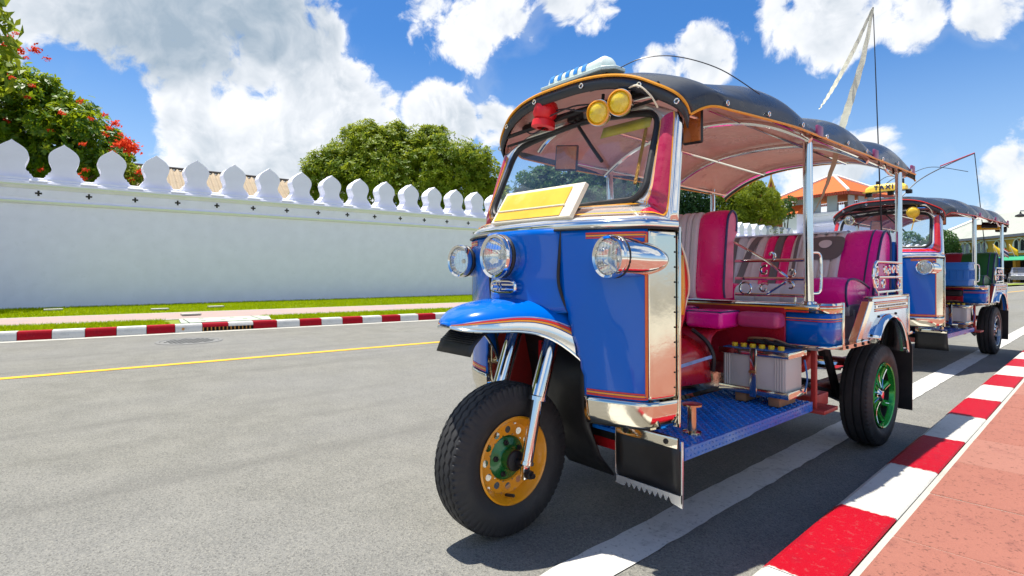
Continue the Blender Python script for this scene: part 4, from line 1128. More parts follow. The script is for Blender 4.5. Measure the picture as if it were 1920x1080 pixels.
    # front side flaps
    for s in (-1, 1):
        x0, x1 = s * .290, s * .545; y = .335
        bm = nb(); grid(bm, [[(lerp(x0, x1, f) + s * dx * (2 * f - 1), y + .012 * sin(f * pi) + dy, z) for f in np.linspace(0, 1, 9)] for z, dx, dy in ((.405, 0, 0), (.34, .002, 0), (.27, .004, .004), (.205, .008, .012))])
        fl = obj('side_flap', bm, 'rubber', T, 50, solid=.006)
        bm = nb(); box(bm, (s * .4175, y - .006, .388), (.25, .006, .034), bev=.002); obj('flap_clamp', bm, 'steel', fl)
        bm = nb()
        for xx in (.335, .50): lathe(bm, [(.010, 0), (.009, .004), (0, .006)], (s * xx, y - .009, .388), (0, -1, 0), 8)
        tag(obj('clamp_bolt', bm, 'dark', fl), kind='stuff')
        if st['variant'] == 1:
            bm = nb(); ol = [(x0 - s * .008, .225), (x0 - s * .008, .19)]
            n_ = 9
            for k in range(n_):
                xa = lerp(x0 + s * .03, x1 - s * .03, k / n_); xb = lerp(x0 + s * .03, x1 - s * .03, (k + .5) / n_); ol += [(xa, .188), (xb, .207)]
            ol += [(x1 - s * .03, .188), (x1 + s * .010, .180), (x1 + s * .010, .225)]
            ol = ol + [(x1, .218), (x0, .218)]
            prism(bm, ol, y - .004, y + .002, lambda a, b, c_: (a, c_ + .004, b)); obj('flap_edging', bm, 'whitechrome', fl, 0)
            bm = nb(); box(bm, (s * .553, y + .003, .295), (.005, .006, .20)); obj('flap_border', bm, 'whitechrome', fl); bm = nb(); box(bm, (s * .284, y + .003, .295), (.005, .006, .20)); obj('flap_border', bm, 'whitechrome', fl)
    # ---------------------------------------------------------------- battery
    bt = empty('battery', T)
    bx0, bx1, by0, by1 = .238, .520, 1.17, 1.33
    cxb, cyb = (bx0 + bx1) / 2, (by0 + by1) / 2; wb, lb = bx1 - bx0, by1 - by0
    bm = nb(); box(bm, (cxb, cyb, .50), (wb, lb, .19), bev=.004)
    for x in list(np.linspace(bx0 + .01, bx0 + .03, 3)) + list(np.linspace(bx1 - .045, bx1 - .012, 4)): tube(bm, [(x, by0 - .001, .42), (x, by0 - .001, .585)], .0028, 6)
    obj('battery_case', bm, 'battery', bt)
    bm = nb(); box(bm, (cxb, cyb, .598), (wb + .004, lb + .004, .012), bev=.003); obj('battery_lid', bm, 'batblue', bt)
    bm = nb(); lathe(bm, [(.0135, 0), (.0135, .014), (.011, .017), (0, .017)], (0, 0, 0), (0, 0, 1), 12); cp_ = obj('filler_cap', bm, 'yelcap', bt); cp_.location = (bx0 + .035, by0 + .04, .604)
    for k in range(1, 6): dup(cp_, bt, (bx0 + .035 + k * .042, by0 + .04, .604))
    bm = nb()
    for z, h in ((.588, .026), (.418, .030)):
        for y in (by0 - .008, by1 + .008): box(bm, (cxb, y, z), (wb + .035, .006, h), bev=.002)
        for x in (bx0 - .012, bx1 + .012): box(bm, (x, cyb, z), (.006, lb + .022, h), bev=.002)
    box(bm, (cxb + .005, by0 - .013, .50), (.030, .005, .215), bev=.002)
    obj('battery_frame', bm, 'steel', bt)
    bm = nb(); tube(bm, [(cxb + .005, by0 - .016, .505), (cxb + .005, by0 - .034, .505)], .006, 8); box(bm, (cxb + .005, by0 - .022, .505), (.03, .01, .012), bev=.003); obj('battery_latch', bm, pm('rusty_brass', (.38, .18, .06), .5, .7, .3, 20), bt)
    bm = nb(); box(bm, (cxb - .06, cyb, .383), (.05, lb, .040), bev=.004); obj('battery_block', bm, 'wood', bt); bm = nb(); box(bm, (cxb + .09, cyb, .383), (.05, lb, .040), bev=.004); obj('battery_block', bm, 'wood', bt)
    bm = nb()
    for k in range(5):
        tube(bm, spline([(bx0 + .06 + .03 * k, by1 - .03, .61), (bx0 + .08 + .03 * k, cyb, .63 + .008 * (k % 3)), (bx0 + .15 + .025 * k, cyb + .02 * (k % 2), .625), (bx1 - .02, by1 - .01, .61)], 14), .005, 6)
    obj('battery_cable', bm, 'wire', bt)
    bm = nb(); tube(bm, spline([(bx1 - .05, by1 - .02, .62), (bx1 - .10, cyb, .645), (bx0 + .08, cyb + .01, .64), (bx0 + .05, by1, .61)], 18), .006, 6); obj('battery_cable', bm, 'wood', bt)
    bm = nb(); tube(bm, spline([(bx1 + .02, by1 - .02, .56), (bx1 + .035, by1 - .03, .48), (bx1 + .02, by1 - .02, .42)], 12), .004, 6); obj('battery_cable', bm, 'batblue', bt)
    # ---------------------------------------------------------------- underneath
    bm = nb()
    for s in (-1, 1): box(bm, (s * .30, 1.45, .30), (.05, 2.1, .06), bev=.006)
    box(bm, (0, 1.46, .30), (.9, .05, .05), bev=.006); box(bm, (0, 2.5, .40), (1.0, .05, .05), bev=.006)
    for s in (-1, 1):
        box(bm, (s * .525, 1.45, .47), (.022, .022, .32), bev=.003)
        box(bm, (s * .50, 1.50, .315), (.16, .16, .018), bev=.003); box(bm, (s * .46, 1.60, .33), (.07, .20, .06), bev=.004)
        box(bm, (s * .43, 1.56, .52), (.03, .03, .30), RY(s * radians(35)), bev=.004)
    obj('chassis', bm, 'redframe', T)
    bm = nb(); lathe(bm, [(0, -.2), (.07, -.19), (.088, -.16), (.088, .16), (.07, .19), (0, .2)], (.22, 1.68, .52), (1, 0, .05), 24); obj('fuel_tank', bm, 'redframe', T)
    bm = nb(); tube(bm, [(-.45, 2.26, .275), (.45, 2.26, .275)], .035, 12); lathe(bm, [(0, -.09), (.07, -.07), (.10, 0), (.07, .07), (0, .09)], (0, 2.26, .275), (0, 1, 0), 18); tube(bm, [(0, 2.2, .28), (.02, 1.3, .33)], .022, 10)
    for s in (-1, 1):
        for k in range(4): tube(bm, [(s * .37, 1.75 + .06 * k, .37 - .02 * k), (s * .37, 2.26, .24 - .012 * k), (s * .37, 2.70 - .06 * k, .38 - .02 * k)], .012, 6)
        tube(bm, [(s * .38, 2.15, .25), (s * .36, 2.0, .58)], .022, 10); tube(bm, [(s * .36, 2.02, .50), (s * .355, 1.98, .60)], .032, 10)
    obj('rear_axle', bm, 'dark', T)
    bm = nb(); tube(bm, [(.30, 1.6, .40), (.34, 1.9, .52)], .028, 10); tube(bm, [(.2, 2.1, .42), (.3, 2.6, .36)], .03, 10); obj('exhaust', bm, 'chrome', T)
    bm = nb(); box(bm, (0, 1.72, .585), (1.05, .55, .012)); box(bm, (0, 2.2, .70), (.84, .7, .012)); obj('underfloor', bm, 'dark', T)
    # ---------------------------------------------------------------- roof corner grab and antenna
    bm = nb(); tube(bm, spline([(.565, 2.28, 1.53), (.575, 2.30, 1.495), (.575, 2.40, 1.49), (.565, 2.42, 1.53)], 16), .008, 8); box(bm, (.565, 2.28, 1.535), (.02, .03, .03), bev=.004); obj('roof_grab', bm, 'chrome', T)
    if st['variant'] == 1:
        an = empty('antenna', T)
        pb_, pt_ = Vector((.475, 2.60, .80)), Vector((.425, 2.58, 2.54))
        bm = nb(); tube(bm, [pb_.lerp(pt_, f) for f in np.linspace(0, 1, 12)], [lerp(.005, .0026, f) for f in np.linspace(0, 1, 12)], 6); obj('antenna_rod', bm, 'wire', an)
        def rib(pts, w0, w1, tw, nm, mt='ribbon'):
            pts = spline(pts, 40); bm = nb(); rows = []
            for i, p in enumerate(pts):
                t = (pts[min(39, i + 1)] - pts[max(0, i - 1)]).normalized(); f = i / 39
                sd = t.cross(Vector((-.76, .65, 0))).normalized(); n2 = t.cross(sd)
                a = tw * f; d = sd * cos(a) + n2 * sin(a); wv = lerp(w0, w1, sin(pi * min(1, f * 1.1)) ** .7)
                cr = .004 * sin(i * 2.1)
                rows.append([p - d * wv / 2 + n2 * cr, p + n2 * cr * -1, p + d * wv / 2 + n2 * cr])
            grid(bm, rows); return obj(nm, bm, mt, an, 60)
        L = lambda px, py, dp: Vector(tuple(at(px, dp, hgt(py, dp))))
        rib([pt_, L(1600, 95, 3.32), L(1562, 165, 3.28), L(1536, 205, 3.25)], .008, .024, .7, 'ribbon_tail')
        rib([pt_, L(1618, 110, 3.3), L(1594, 190, 3.3), L(1580, 235, 3.3), L(1568, 290, 3.3), L(1545, 360, 3.28), L(1526, 398, 3.25)], .009, .040, 1.5, 'ribbon_tail')
    else:
        an = empty('antenna', T)
        pb_, pt_ = Vector((.42, 2.62, 1.0)), Vector((.30, 2.62, 2.42))
        bm = nb(); tube(bm, [pb_, pt_], .005, 6); obj('antenna_rod', bm, 'wire', an)
        bm = nb(); grid(bm, [[pt_.lerp(Vector((.05, 2.2, 2.30)), f) + Vector((0, 0, d - .06 * f)) for f in np.linspace(0, 1, 8)] for d in (.0, .014)]); obj('ribbon_tail', bm, 'redribbon', an, solid=.002)
        bm = nb(); tube(bm, spline([pt_, (.12, 2.2, 2.25), (-.1, 1.9, 2.05), (-.25, 1.6, 1.76)], 20), .006, 6); obj('aerial_wire', bm, 'wire', an)
        bm = nb(); tube(bm, spline([(-.3, 1.2, 1.74), (-.25, 1.25, 1.95), (-.12, 1.3, 2.06)], 14), .005, 6); obj('aerial_wire', bm, 'wire', an)
        # rolled things tied under the rear of the canopy
        bm = nb(); tube(bm, [(.30, 2.55, 1.50), (.58, 2.55, 1.49)], .035, 10); obj('rolled_sheet', bm, 'yelcap', T)
        bm = nb(); tube(bm, [(.42, 2.35, 1.51), (.56, 2.36, 1.50)], .035, 8); tube(bm, [(.5, 2.62, 1.47), (.6, 2.62, 1.46)], .035, 8); obj('dark_roll', bm, 'dark', T)
    return T
# ------------------------------------------------------------------ setting materials
def asphalt():
    m = bpy.data.materials.new('asphalt'); m.use_nodes = True; t = NT(m.node_tree); p = t.N['Principled BSDF']
    co = t.n('ShaderNodeTexCoord').outputs['Object']
    big = t.noise(co, .35, 4, .55); mid = t.noise(co, 3.2, 6, .65); fine = t.noise(co, 95, 3, .7); vfine = t.noise(co, 230, 2, .6)
    vo = t.n('ShaderNodeTexVoronoi', i_Vector=co, i_Scale=190.0); vr = t.n('ShaderNodeSeparateColor', i_0=vo.outputs['Color']).outputs[0]
    c = t.mix(t.ramp(mid, .3, .7), (.165, .162, .140), (.215, .210, .182))
    c = t.mix(t.math('MULTIPLY', t.ramp(big, .35, .7), .5), c, (.205, .205, .20))
    c = t.mix(t.math('MULTIPLY', t.ramp(vr, .62, .95), .38), c, (.33, .315, .27))
    c = t.mix(t.math('MULTIPLY', t.ramp(vr, .28, .05), .45), c, (.055, .055, .05))
    c = t.mix(t.math('MULTIPLY', t.ramp(fine, .56, .72), .5), c, (.05, .05, .048))
    sp = t.noise(co, 1.7, 9, .75); c = t.mix(t.math('MULTIPLY', t.ramp(sp, .64, .72), .5), c, (.075, .07, .06))
    mp = t.n('ShaderNodeMapping', i_0=co); mp.inputs[3].default_value = (1.1, .035, 1); tr_ = t.noise(mp.outputs[0], 1.6, 5, .6)
    c = t.mix(t.math('MULTIPLY', t.ramp(tr_, .50, .68), .28), c, (.085, .083, .075))
    t.l(c, p.inputs['Base Color']); p.inputs['Roughness'].default_value = .86; p.inputs['Specular IOR Level'].default_value = .3
    h = t.math('ADD', t.math('MULTIPLY', fine, .6), t.math('ADD', t.math('MULTIPLY', vo.outputs['Distance'], .9), t.math('MULTIPLY', vfine, .4)))
    b = t.n('ShaderNodeBump', i_Strength=.75, i_Distance=.006, i_Height=h); t.l(b.outputs[0], p.inputs['Normal'])
    return m
M['asphalt'] = asphalt()
def paintmat(name, col, worn, amount, rough=.6, scale=14, under=None, bump=.3):
    m = bpy.data.materials.new(name); m.use_nodes = True; t = NT(m.node_tree); p = t.N['Principled BSDF']
    co = t.n('ShaderNodeTexCoord').outputs['Object']
    n1 = t.noise(co, scale, 8, .7); n2 = t.noise(co, scale * 7, 4, .7); n3 = t.noise(co, 3, 4, .5)
    c = t.mix(n3, tuple(x * .90 for x in col), tuple(min(1, x * 1.06) for x in col))
    c = t.mix(t.math('MULTIPLY', t.ramp(n1, .52, .68), amount), c, worn)
    c = t.mix(t.math('MULTIPLY', t.ramp(n2, .56, .66), amount * .9), c, under or worn)
    t.l(c, p.inputs['Base Color']); p.inputs['Roughness'].default_value = rough; p.inputs['Specular IOR Level'].default_value = .15
    b = t.n('ShaderNodeBump', i_Strength=bump, i_Distance=.004, i_Height=t.math('ADD', n2, t.noise(co, 160, 2, .6))); t.l(b.outputs[0], p.inputs['Normal'])
    MATS[name] = m; return m
M['roadwhite'] = paintmat('white_road_paint', (.58, .57, .53), (.30, .29, .27), .55, .7, 9, (.14, .14, .13))
M['roadyellow'] = paintmat('yellow_road_paint', (.72, .40, .035), (.40, .28, .08), .35, .7, 9)
M['kerbred'] = paintmat('red_kerb_paint', (.34, .001, .010), (.27, .004, .014), .5, .55, 6, (.30, .04, .04))
M['kerbwhite'] = paintmat('white_kerb_paint', (.60, .59, .53), (.36, .35, .30), .55, .55, 6, (.30, .28, .24))
M['concrete'] = paintmat('pale_concrete', (.42, .41, .36), (.28, .27, .24), .5, .85, 5)
M['slab'] = paintmat('pale_green_slab', (.40, .45, .36), (.30, .33, .27), .5, .85, 5)
M['paving'] = paintmat('terracotta_paving', (.30, .122, .090), (.215, .085, .068), .7, .8, 9, (.07, .035, .028), .8)
M['paving2'] = paintmat('terracotta_paving_faded', (.32, .145, .11), (.235, .10, .08), .7, .8, 7, (.08, .042, .032), .8)
M['path'] = paintmat('pink_path_paving', (.36, .27, .24), (.27, .25, .27), .8, .85, 2.5)
M['walkedge'] = paintmat('path_edging', (.46, .44, .38), (.34, .32, .28), .4, .85, 3)
M['wall'] = paintmat('white_limewash', (.84, .845, .95), (.79, .795, .90), .5, .9, .8, (.76, .77, .86), .10)
M['soil'] = pm('verge_soil', (.17, .22, .012), .9, 0, .3, 3)
M['ground'] = pm('far_ground', (.22, .21, .18), .95, 0, .3, .4)
M['bark'] = pm('grey_bark', (.13, .10, .07), .9, 0, .4, 8, bump=.6, bscale=20)
M['tile_beige'] = paintmat('beige_roof_tile', (.50, .40, .28), (.34, .26, .18), .6, .8, 3)
M['ridge'] = pm('dark_ridge_cap', (.06, .05, .05), .7)
M['rooforange'] = paintmat('orange_roof_tile', (.62, .13, .03), (.48, .09, .03), .5, .6, 4)
M['roofgreen'] = pm('green_roof_tile', (.05, .20, .08), .5)
M['gold'] = pm('gilded_finial', (.62, .36, .05), .3, .4, .2, 20)
M['templered'] = pm('temple_red', (.34, .05, .03), .5, 0, .3, 8)
M['ochre'] = paintmat('ochre_render', (.62, .36, .06), (.50, .28, .05), .5, .85, 1.5)
M['roofgrey'] = paintmat('grey_green_metal_roof', (.36, .38, .33), (.28, .30, .26), .6, .6, .8)
M['awning'] = pm('green_awning', (.02, .30, .14), .6, 0, .1, 3)
M['shutter'] = pm('blue_grey_shutter', (.36, .42, .52), .6, 0, .1, 4)
M['trimwhite'] = pm('white_trim', (.78, .77, .73), .7, 0, .06, 2)
M['silver'] = pm('silver_car_paint', (.26, .27, .29), .25, .6, .05, 4, coat=1)
M['darkcar'] = pm('dark_blue_car_paint', (.02, .03, .08), .2, .3, .1, 4, coat=1)
M['drain'] = pm('opening_shade_and_joints', (.03, .028, .022), .9)  # near-black painted for shade inside openings; also colours the slab joints
M['rust'] = pm('rust_stain', (.45, .20, .04), .9, 0, .3, 40)
M['iron'] = paintmat('manhole_iron', (.20, .20, .19), (.13, .13, .125), .6, .7, 30)

def leafmat(name, cols, rough=.45, trans=.35, scale=1.1, spec=.2):
    m = bpy.data.materials.new(name); m.use_nodes = True; t = NT(m.node_tree); p = t.N['Principled BSDF']
    co = t.n('ShaderNodeTexCoord').outputs['Object']
    nz = t.noise(co, scale, 3, .6); n2 = t.noise(co, scale * 9, 2, .6)
    c = t.mix(t.ramp(nz, .35, .65), cols[0], cols[1]); c = t.mix(t.math('MULTIPLY', t.ramp(n2, .52, .70), .7), c, cols[2])
    t.l(c, p.inputs['Base Color']); p.inputs['Roughness'].default_value = rough; p.inputs['Specular IOR Level'].default_value = spec
    tl = t.n('ShaderNodeBsdfTranslucent'); t.l(t.mix(.5, c, tuple(min(1, x * 1.9) for x in cols[2])), tl.inputs[0])
    mx = t.n('ShaderNodeMixShader', i_0=trans, i_1=p.outputs[0], i_2=tl.outputs[0])
    t.l(mx.outputs[0], t.N['Material Output'].inputs[0]); MATS[name] = m; return m
M['leaf_flower'] = leafmat('glossy_leaf', ((.045, .135, .008), (.12, .22, .006), (.30, .34, .010)), .4, .4, .9, .35)
M['leaf_mango'] = leafmat('mango_leaf', ((.075, .145, .006), (.17, .24, .008), (.33, .35, .03)), .5, .38, .5)
M['leaf_dark'] = leafmat('dark_leaf', ((.012, .045, .014), (.022, .065, .016), (.04, .09, .02)), .5, .2, .4)
M['leaf_bamboo'] = leafmat('yellow_green_leaf', ((.10, .16, .010), (.17, .22, .012), (.26, .28, .016)), .5, .4, .5)
M['leaf_mid'] = leafmat('mid_green_leaf', ((.03, .09, .02), (.06, .13, .03), (.10, .17, .04)), .5, .3, .4)
M['grass'] = leafmat('lawn_grass', ((.22, .30, .003), (.28, .36, .004), (.33, .39, .006)), .8, .45, .9, .0)
M['petal'] = leafmat('red_petal', ((.62, .02, .012), (.70, .05, .012), (.75, .10, .03)), .55, .35, 6)

def brushed_ends(m, L, other):
    t = NT(m.node_tree); p = t.N['Principled BSDF']; co = t.n('ShaderNodeTexCoord').outputs['Object']
    old = p.inputs['Base Color'].links[0].from_socket
    y = t.n('ShaderNodeSeparateXYZ', i_0=co).outputs[1]; e = t.math('MINIMUM', y, t.math('SUBTRACT', L, y))
    q = t.math('ADD', e, t.math('MULTIPLY', t.math('SUBTRACT', t.noise(co, 26, 5, .7), .5), .05))
    c = t.mix(t.ramp(q, .001, .010), other, old)
    # tyre scuffs and grime along the road face
    x = t.n('ShaderNodeSeparateXYZ', i_0=co).outputs[2]
    g = t.math('MULTIPLY', t.ramp(t.math('ADD', x, t.math('MULTIPLY', t.noise(co, 9, 6, .7), .10)), .15, .08), .7)
    c = t.mix(g, c, (.10, .09, .08)); t.l(c, p.inputs['Base Color'])
M['kerbred'] = paintmat('red_kerb_paint_near', (.34, .001, .010), (.25, .004, .014), .6, .5, 6, (.30, .05, .05)); brushed_ends(M['kerbred'], .622, (.55, .52, .47))
M['farwhite'] = paintmat('white_kerb_paint_far', (.62, .61, .57), (.46, .45, .41), .5, .6, 6, (.36, .34, .30))
M['farred'] = paintmat('red_kerb_paint_far', (.34, .001, .010), (.25, .004, .014), .5, .55, 6, (.30, .04, .04))
M['kerbwhite'] = paintmat('white_kerb_paint_near', (.53, .52, .47), (.38, .36, .32), .6, .55, 6, (.30, .28, .24)); brushed_ends(M['kerbwhite'], .622, (.58, .56, .51))
# ------------------------------------------------------------------ ground, road, markings
def sheet(name, pts, z, mat, kind='structure', parent=None):
    bm = nb(); bm.faces.new([bm.verts.new((x, y, z)) for x, y in pts]); o = obj(name, bm, mat, parent, 0)
    if kind: tag(o, kind=kind)
    return o
sheet('ground', [(-1500, -1500), (1500, -1500), (1500, 1500), (-1500, 1500)], -.05, 'ground')
sheet('road', [(-60, -60), (45, -60), (45, 140), (-60, 140)], 0, 'asphalt')
def strip_line(name, mat, fa, w0, ys, z=.004, jitter=.0):
    bm = nb(); rows = []
    for y in ys:
        x = fa(y); rows.append([(x + R.uniform(-jitter, jitter), y, z), (x + w0 + R.uniform(-jitter, jitter), y, z)])
    grid(bm, rows); return tag(obj(name, bm, mat, None, 0), kind='structure')
KX = lambda y: .832 - .038 * y
strip_line('lane_marking', 'roadwhite', lambda y: .303 - .0285 * y, .158, np.arange(-3, 40, .06), jitter=.004)
YX = lambda y: -5.078 + .068 * y if y < 20 else -5.078 + .068 * 20 + .02 * (y - 20)
strip_line('lane_marking', 'roadyellow', YX, .11, np.arange(-14, 90, .15), jitter=.004)

# near kerb: red and white blocks
kerb = empty('kerb'); tag(kerb, kind='structure')
def kerb_block(L, prof, name, mat, parent, lift=0.0):
    bm = nb(); n = 4; rows = []
    for i in range(n + 1):
        y = lerp(.002, L - .002, i / n); rows.append([(x, y, z) for x, z in prof])
    vr = grid(bm, rows); bm.faces.new(vr[0]); bm.faces.new(vr[-1]); return obj(name, bm, mat, parent, 30)
prof = [(-.018, 0), (-.008, .07), (.004, .108), (.022, .12), (.180, .121), (.186, .116), (.186, 0)]
LB = .622
for k in range(-5, 46):
    y0 = .310 + (k) * LB
    o = kerb_block(LB, prof, 'kerb_block', 'kerbred' if k % 2 == 0 else 'kerbwhite', kerb)
    o.location = (KX(y0), y0, R.uniform(-.001, .001)); o.rotation_euler = (0, 0, radians(2.18) + R.uniform(-.002, .002))
bm = nb(); grid(bm, [[(KX(y) + .188, y, .113), (KX(y) + .206 + R.uniform(-.003, .003), y, .113)] for y in np.arange(-3, 30, .1)]); tag(obj('kerb_joint', bm, 'concrete', None, 0), kind='structure')
# near pavement of terracotta slabs
pave = empty('pavement'); tag(pave, kind='structure')
bm = nb(); grid(bm, [[(KX(y) + .20, y, .1165), (9, y, .1165)] for y in (-40, 0, 60)]); obj('joint_bed', bm, 'concrete', pave, 0)
bm = nb(); box(bm, (0, 0, 0), (.494, .494, .02), bev=.003, seg=1); tile0 = obj('paving_slab', bm, 'paving', pave, 30)
first = True
for iy in range(-5, 30):
    for ix in range(0, 7):
        if ix > 3 and iy > 12: continue
        n_ = .206 + .25 + ix * .5; y = .80 + .25 + iy * .5
        p = (KX(y) + n_, y, .110 + R.uniform(-.0012, .0012))
        o = tile0 if first else dup(tile0, pave); first = False
        o.location = p; o.rotation_euler = (R.uniform(-.002, .002), R.uniform(-.002, .002), radians(2.18))
        if R.random() < .4 and o is not tile0:
            o.material_slots[0].link = 'OBJECT'; o.material_slots[0].material = M['paving2']

# ------------------------------------------------------------------ far verge
FK = lambda y: -8.53 + .1179 * y if y < 12 else -8.53 + .1179 * 12 + .05 * (y - 12)      # kerb face on the road side
WN = lambda y: -9.98 + .1013 * y if y < 12 else -9.98 + .1013 * 12 + .05 * (y - 12)
WF = lambda y: -11.75 + .0973 * y if y < 12 else -11.75 + .0973 * 12 + .05 * (y - 12)
WX = lambda y: -15.46 + .0172 * y
ysv = list(np.arange(-30, 60, 1.0))
def vsheet(name, fa, fb, z, mat):
    bm = nb(); grid(bm, [[(fa(y), y, z), (fb(y), y, z)] for y in ysv]); return tag(obj(name, bm, mat, None, 0), kind='structure')
vsheet('verge', lambda y: -60, lambda y: FK(y) - .10, .112, 'soil')
vsheet('path', WF, WN, .124, 'path')
vsheet('path_edge', WN, lambda y: WN(y) + .16, .122, 'walkedge')
vsheet('path_edge', lambda y: WF(y) - .12, WF, .122, 'walkedge')
vsheet('gutter', FK, lambda y: FK(y) + .22, .004, 'concrete')
# blades of grass
def grass(name, n, fx):
    g = np.random.RandomState(3); V = []; 
    y = g.uniform(-4, 16, n); a = g.uniform(0, 1, n)
    lo, hi = fx; x = np.array([lerp(lo(q), hi(q), w_) for q, w_ in zip(y, a)])
    ok = ~((np.abs(y - 1.15) < .8) & (x > -9.75)); x, y = x[ok], y[ok]; n = len(x)
    h = g.uniform(.02, .055, n) * (1 + .5 * (g.rand(n) < .05)); th = g.uniform(0, 2 * pi, n); wv = g.uniform(.004, .009, n)
    lx, ly = g.normal(0, .018, n), g.normal(0, .018, n)
    b0 = np.stack([x - np.cos(th) * wv, y - np.sin(th) * wv, np.full(n, .112)], 1); b1 = np.stack([x + np.cos(th) * wv, y + np.sin(th) * wv, np.full(n, .112)], 1)
    tp = np.stack([x + lx, y + ly, .112 + h], 1)
    V = np.stack([b0, b1, tp], 1).reshape(-1, 3); F = np.arange(3 * n).reshape(-1, 3)
    return tag(mesh_np(name, V, F, M['grass']), kind='stuff')
grass('grass', 60000, (lambda y: WN(y) + .17, lambda y: FK(y) - .19))
grass('grass', 90000, (lambda y: WX(y) + .02, lambda y: WF(y) - .13))
# far kerb
fk = empty('kerb'); tag(fk, kind='structure')
prof2 = [(.0, 0), (-.006, .10), (-.02, .125), (-.18, .128), (-.18, 0)]
prof3 = [(.0, .068), (-.004, .10), (-.02, .125), (-.18, .128), (-.18, .068)]
LF = .372; Y0 = .745; D0 = {0: 1, 1: 1}
for k in range(-22, 60):
    y0 = Y0 + k * LF
    o = kerb_block(LF, prof3 if k in (0, 1) else prof2, 'kerb_block', 'farred' if k % 2 == 0 else 'farwhite', fk)
    o.location = (FK(y0), y0, R.uniform(-.002, .002)); o.rotation_euler = (0, 0, -math.atan(.1179 if y0 < 12 else .05))
dr = empty('drain_inlet', None, (FK(1.1), 1.1, 0)); tag(dr, 'drain slot under the far kerb with a pale slab behind it', 'drain')
bm = nb(); box(bm, (-.10, 0.0, .034), (.04, .80, .066), RZ(-math.atan(.1179))); obj('dark_slot', bm, 'drain', dr, 0)
bm = nb(); box(bm, (0, 0, .034), (.016, .016, .068)); sbar = obj('slot_bar', bm, 'rust', dr, 0)
for k in range(13): (sbar if k == 0 else dup(sbar, dr)).location = (-.02 + .1179 * (-.34 + k * .057), -.34 + k * .057, 0)
bm = nb(); prism(bm, [(-.19 + .1179 * -.60, -.62), (-.19 + .1179 * .75, .72), (-1.10 + .1179 * .75, .95), (-1.10 + .1179 * -.6, -.50)], .10, .140); obj('cover_slab', bm, 'slab', dr, 0)
bm = nb()
for y in (-.48, .62): box(bm, (-.64, y, .1415), (.86, .014, .003), RZ(radians(-4)))
for x, y in ((-.5, -.25), (-.5, .05), (-.5, .4), (-.95, -.2), (-.95, .3)): box(bm, (x, y, .1415), (.03, .07, .003))
tag(obj('slab_joint', bm, 'drain', dr, 0), kind='stuff')
bm = nb(); prism(bm, [(.022 * cos(a), .022 * sin(a) + .06) for a in np.linspace(0, 2 * pi, 14, endpoint=False)], 0, .004, lambda x, y, z: (-.005 + z + .1179 * (-.62), y - .68, x + .055)); obj('rust_mark', bm, 'rust', dr, 0)
mh = empty('manhole_cover', None, (-7.14, .33, 0)); tag(mh, 'round iron manhole cover in the road near the far kerb', 'manhole cover')
bm = nb(); lathe(bm, [(0, .004), (.33, .004), (.35, .007)], (0, 0, 0), (0, 0, 1), 48); obj('lid', bm, 'iron', mh, 0)
bm = nb(); lathe(bm, [(.355, .003), (.36, .010), (.40, .010), (.41, .003)], (0, 0, 0), (0, 0, 1), 48); obj('frame_ring', bm, 'iron', mh, 0)
bm = nb()
for i in range(-6, 7):
    for j in range(-6, 7):
        if (i * i + j * j) < 40 and (i + j) % 2 == 0: box(bm, (i * .048, j * .048, .008), (.034, .034, .006))
tag(obj('lid_studs', bm, 'iron', mh, 0), kind='stuff')
for q, (px, py) in enumerate(((100, 583), (300, 582), (358, 592), (405, 577))):
    d = 1040 * .82 / (py - 512); p = at(px, d, .15); bm = nb(); box(bm, (0, 0, 0), (.22, .32, .03), bev=.004); o = obj('lawn_cover', bm, 'concrete', None, 30); o.location = p
    tag(o, ('leftmost pale cover plate lying flat in the lawn below the white wall', 'pale cover plate in the lawn left of the drain slab, near the path', 'small pale cover plate in the lawn just above the drain slab', 'pale cover plate in the lawn nearest the foot of the white wall')[q], 'cover plate', 'cover plates in the lawn')

# ------------------------------------------------------------------ crenellated wall
wl = empty('palace_wall', None, (WX(0), 0, .10)); wl.rotation_euler = (0, 0, -math.atan(.0172))
tag(wl, 'long white crenellated wall across the road with pointed merlons', 'wall')
wp_ = [(0, 0), (0, 2.44), (.030, 2.455), (.055, 2.49), (.055, 2.52), (.02, 2.545), (.02, 2.60), (.03, 2.61), (.03, 2.78), (.02, 2.79), (.05, 2.81), (.085, 2.85), (.11, 2.90), (.11, 2.935), (.09, 2.945), (.09, 2.975), (.06, 3.00), (.06, 3.045), (-.60, 3.045), (-.60, 0)]
bm = nb(); a = [[(x, y, z) for x, z in wp_] for y in (-14, 0, 12, 26, 38.6)]; vr = grid(bm, a); bm.faces.new(vr[0]); bm.faces.new(vr[-1]); obj('wall_body', bm, 'wall', wl, 20)
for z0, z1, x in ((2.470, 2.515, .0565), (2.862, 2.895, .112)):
    bm = nb(); box(bm, (x - .004, 12.3, (z0 + z1) / 2), (.010, 52.5, z1 - z0)); obj('bounce_line', bm, pm('grass_bounce_lime', (.74, .80, .58), .8, 0, .05, 2), wl, 0)  # lime strips put in for light bounced off the grass onto the mouldings
hp = [(.375, 0), (.365, .05), (.345, .065), (.34, .10), (.305, .115), (.295, .16), (.26, .175), (.235, .23), (.228, .28), (.245, .35), (.275, .43), (.292, .50), (.290, .56), (.268, .63), (.215, .70), (.14, .765), (.06, .82), (.015, .855), (0, .875)]
sp_ = [(p.x, p.y) for p in spline([(x, y, 0) for x, y in hp[7:]], 34)]
half = hp[:7] + sp_
ol = half + [(-x, y) for x, y in half[::-1][1:]]
bm = nb(); prism(bm, ol, -.48, -.04, lambda x, y, z: (z, x, y)); mer = obj('merlon', bm, 'wall', wl, 35, bevel=.006)
bm = nb()
ar = .030; L_ = .095
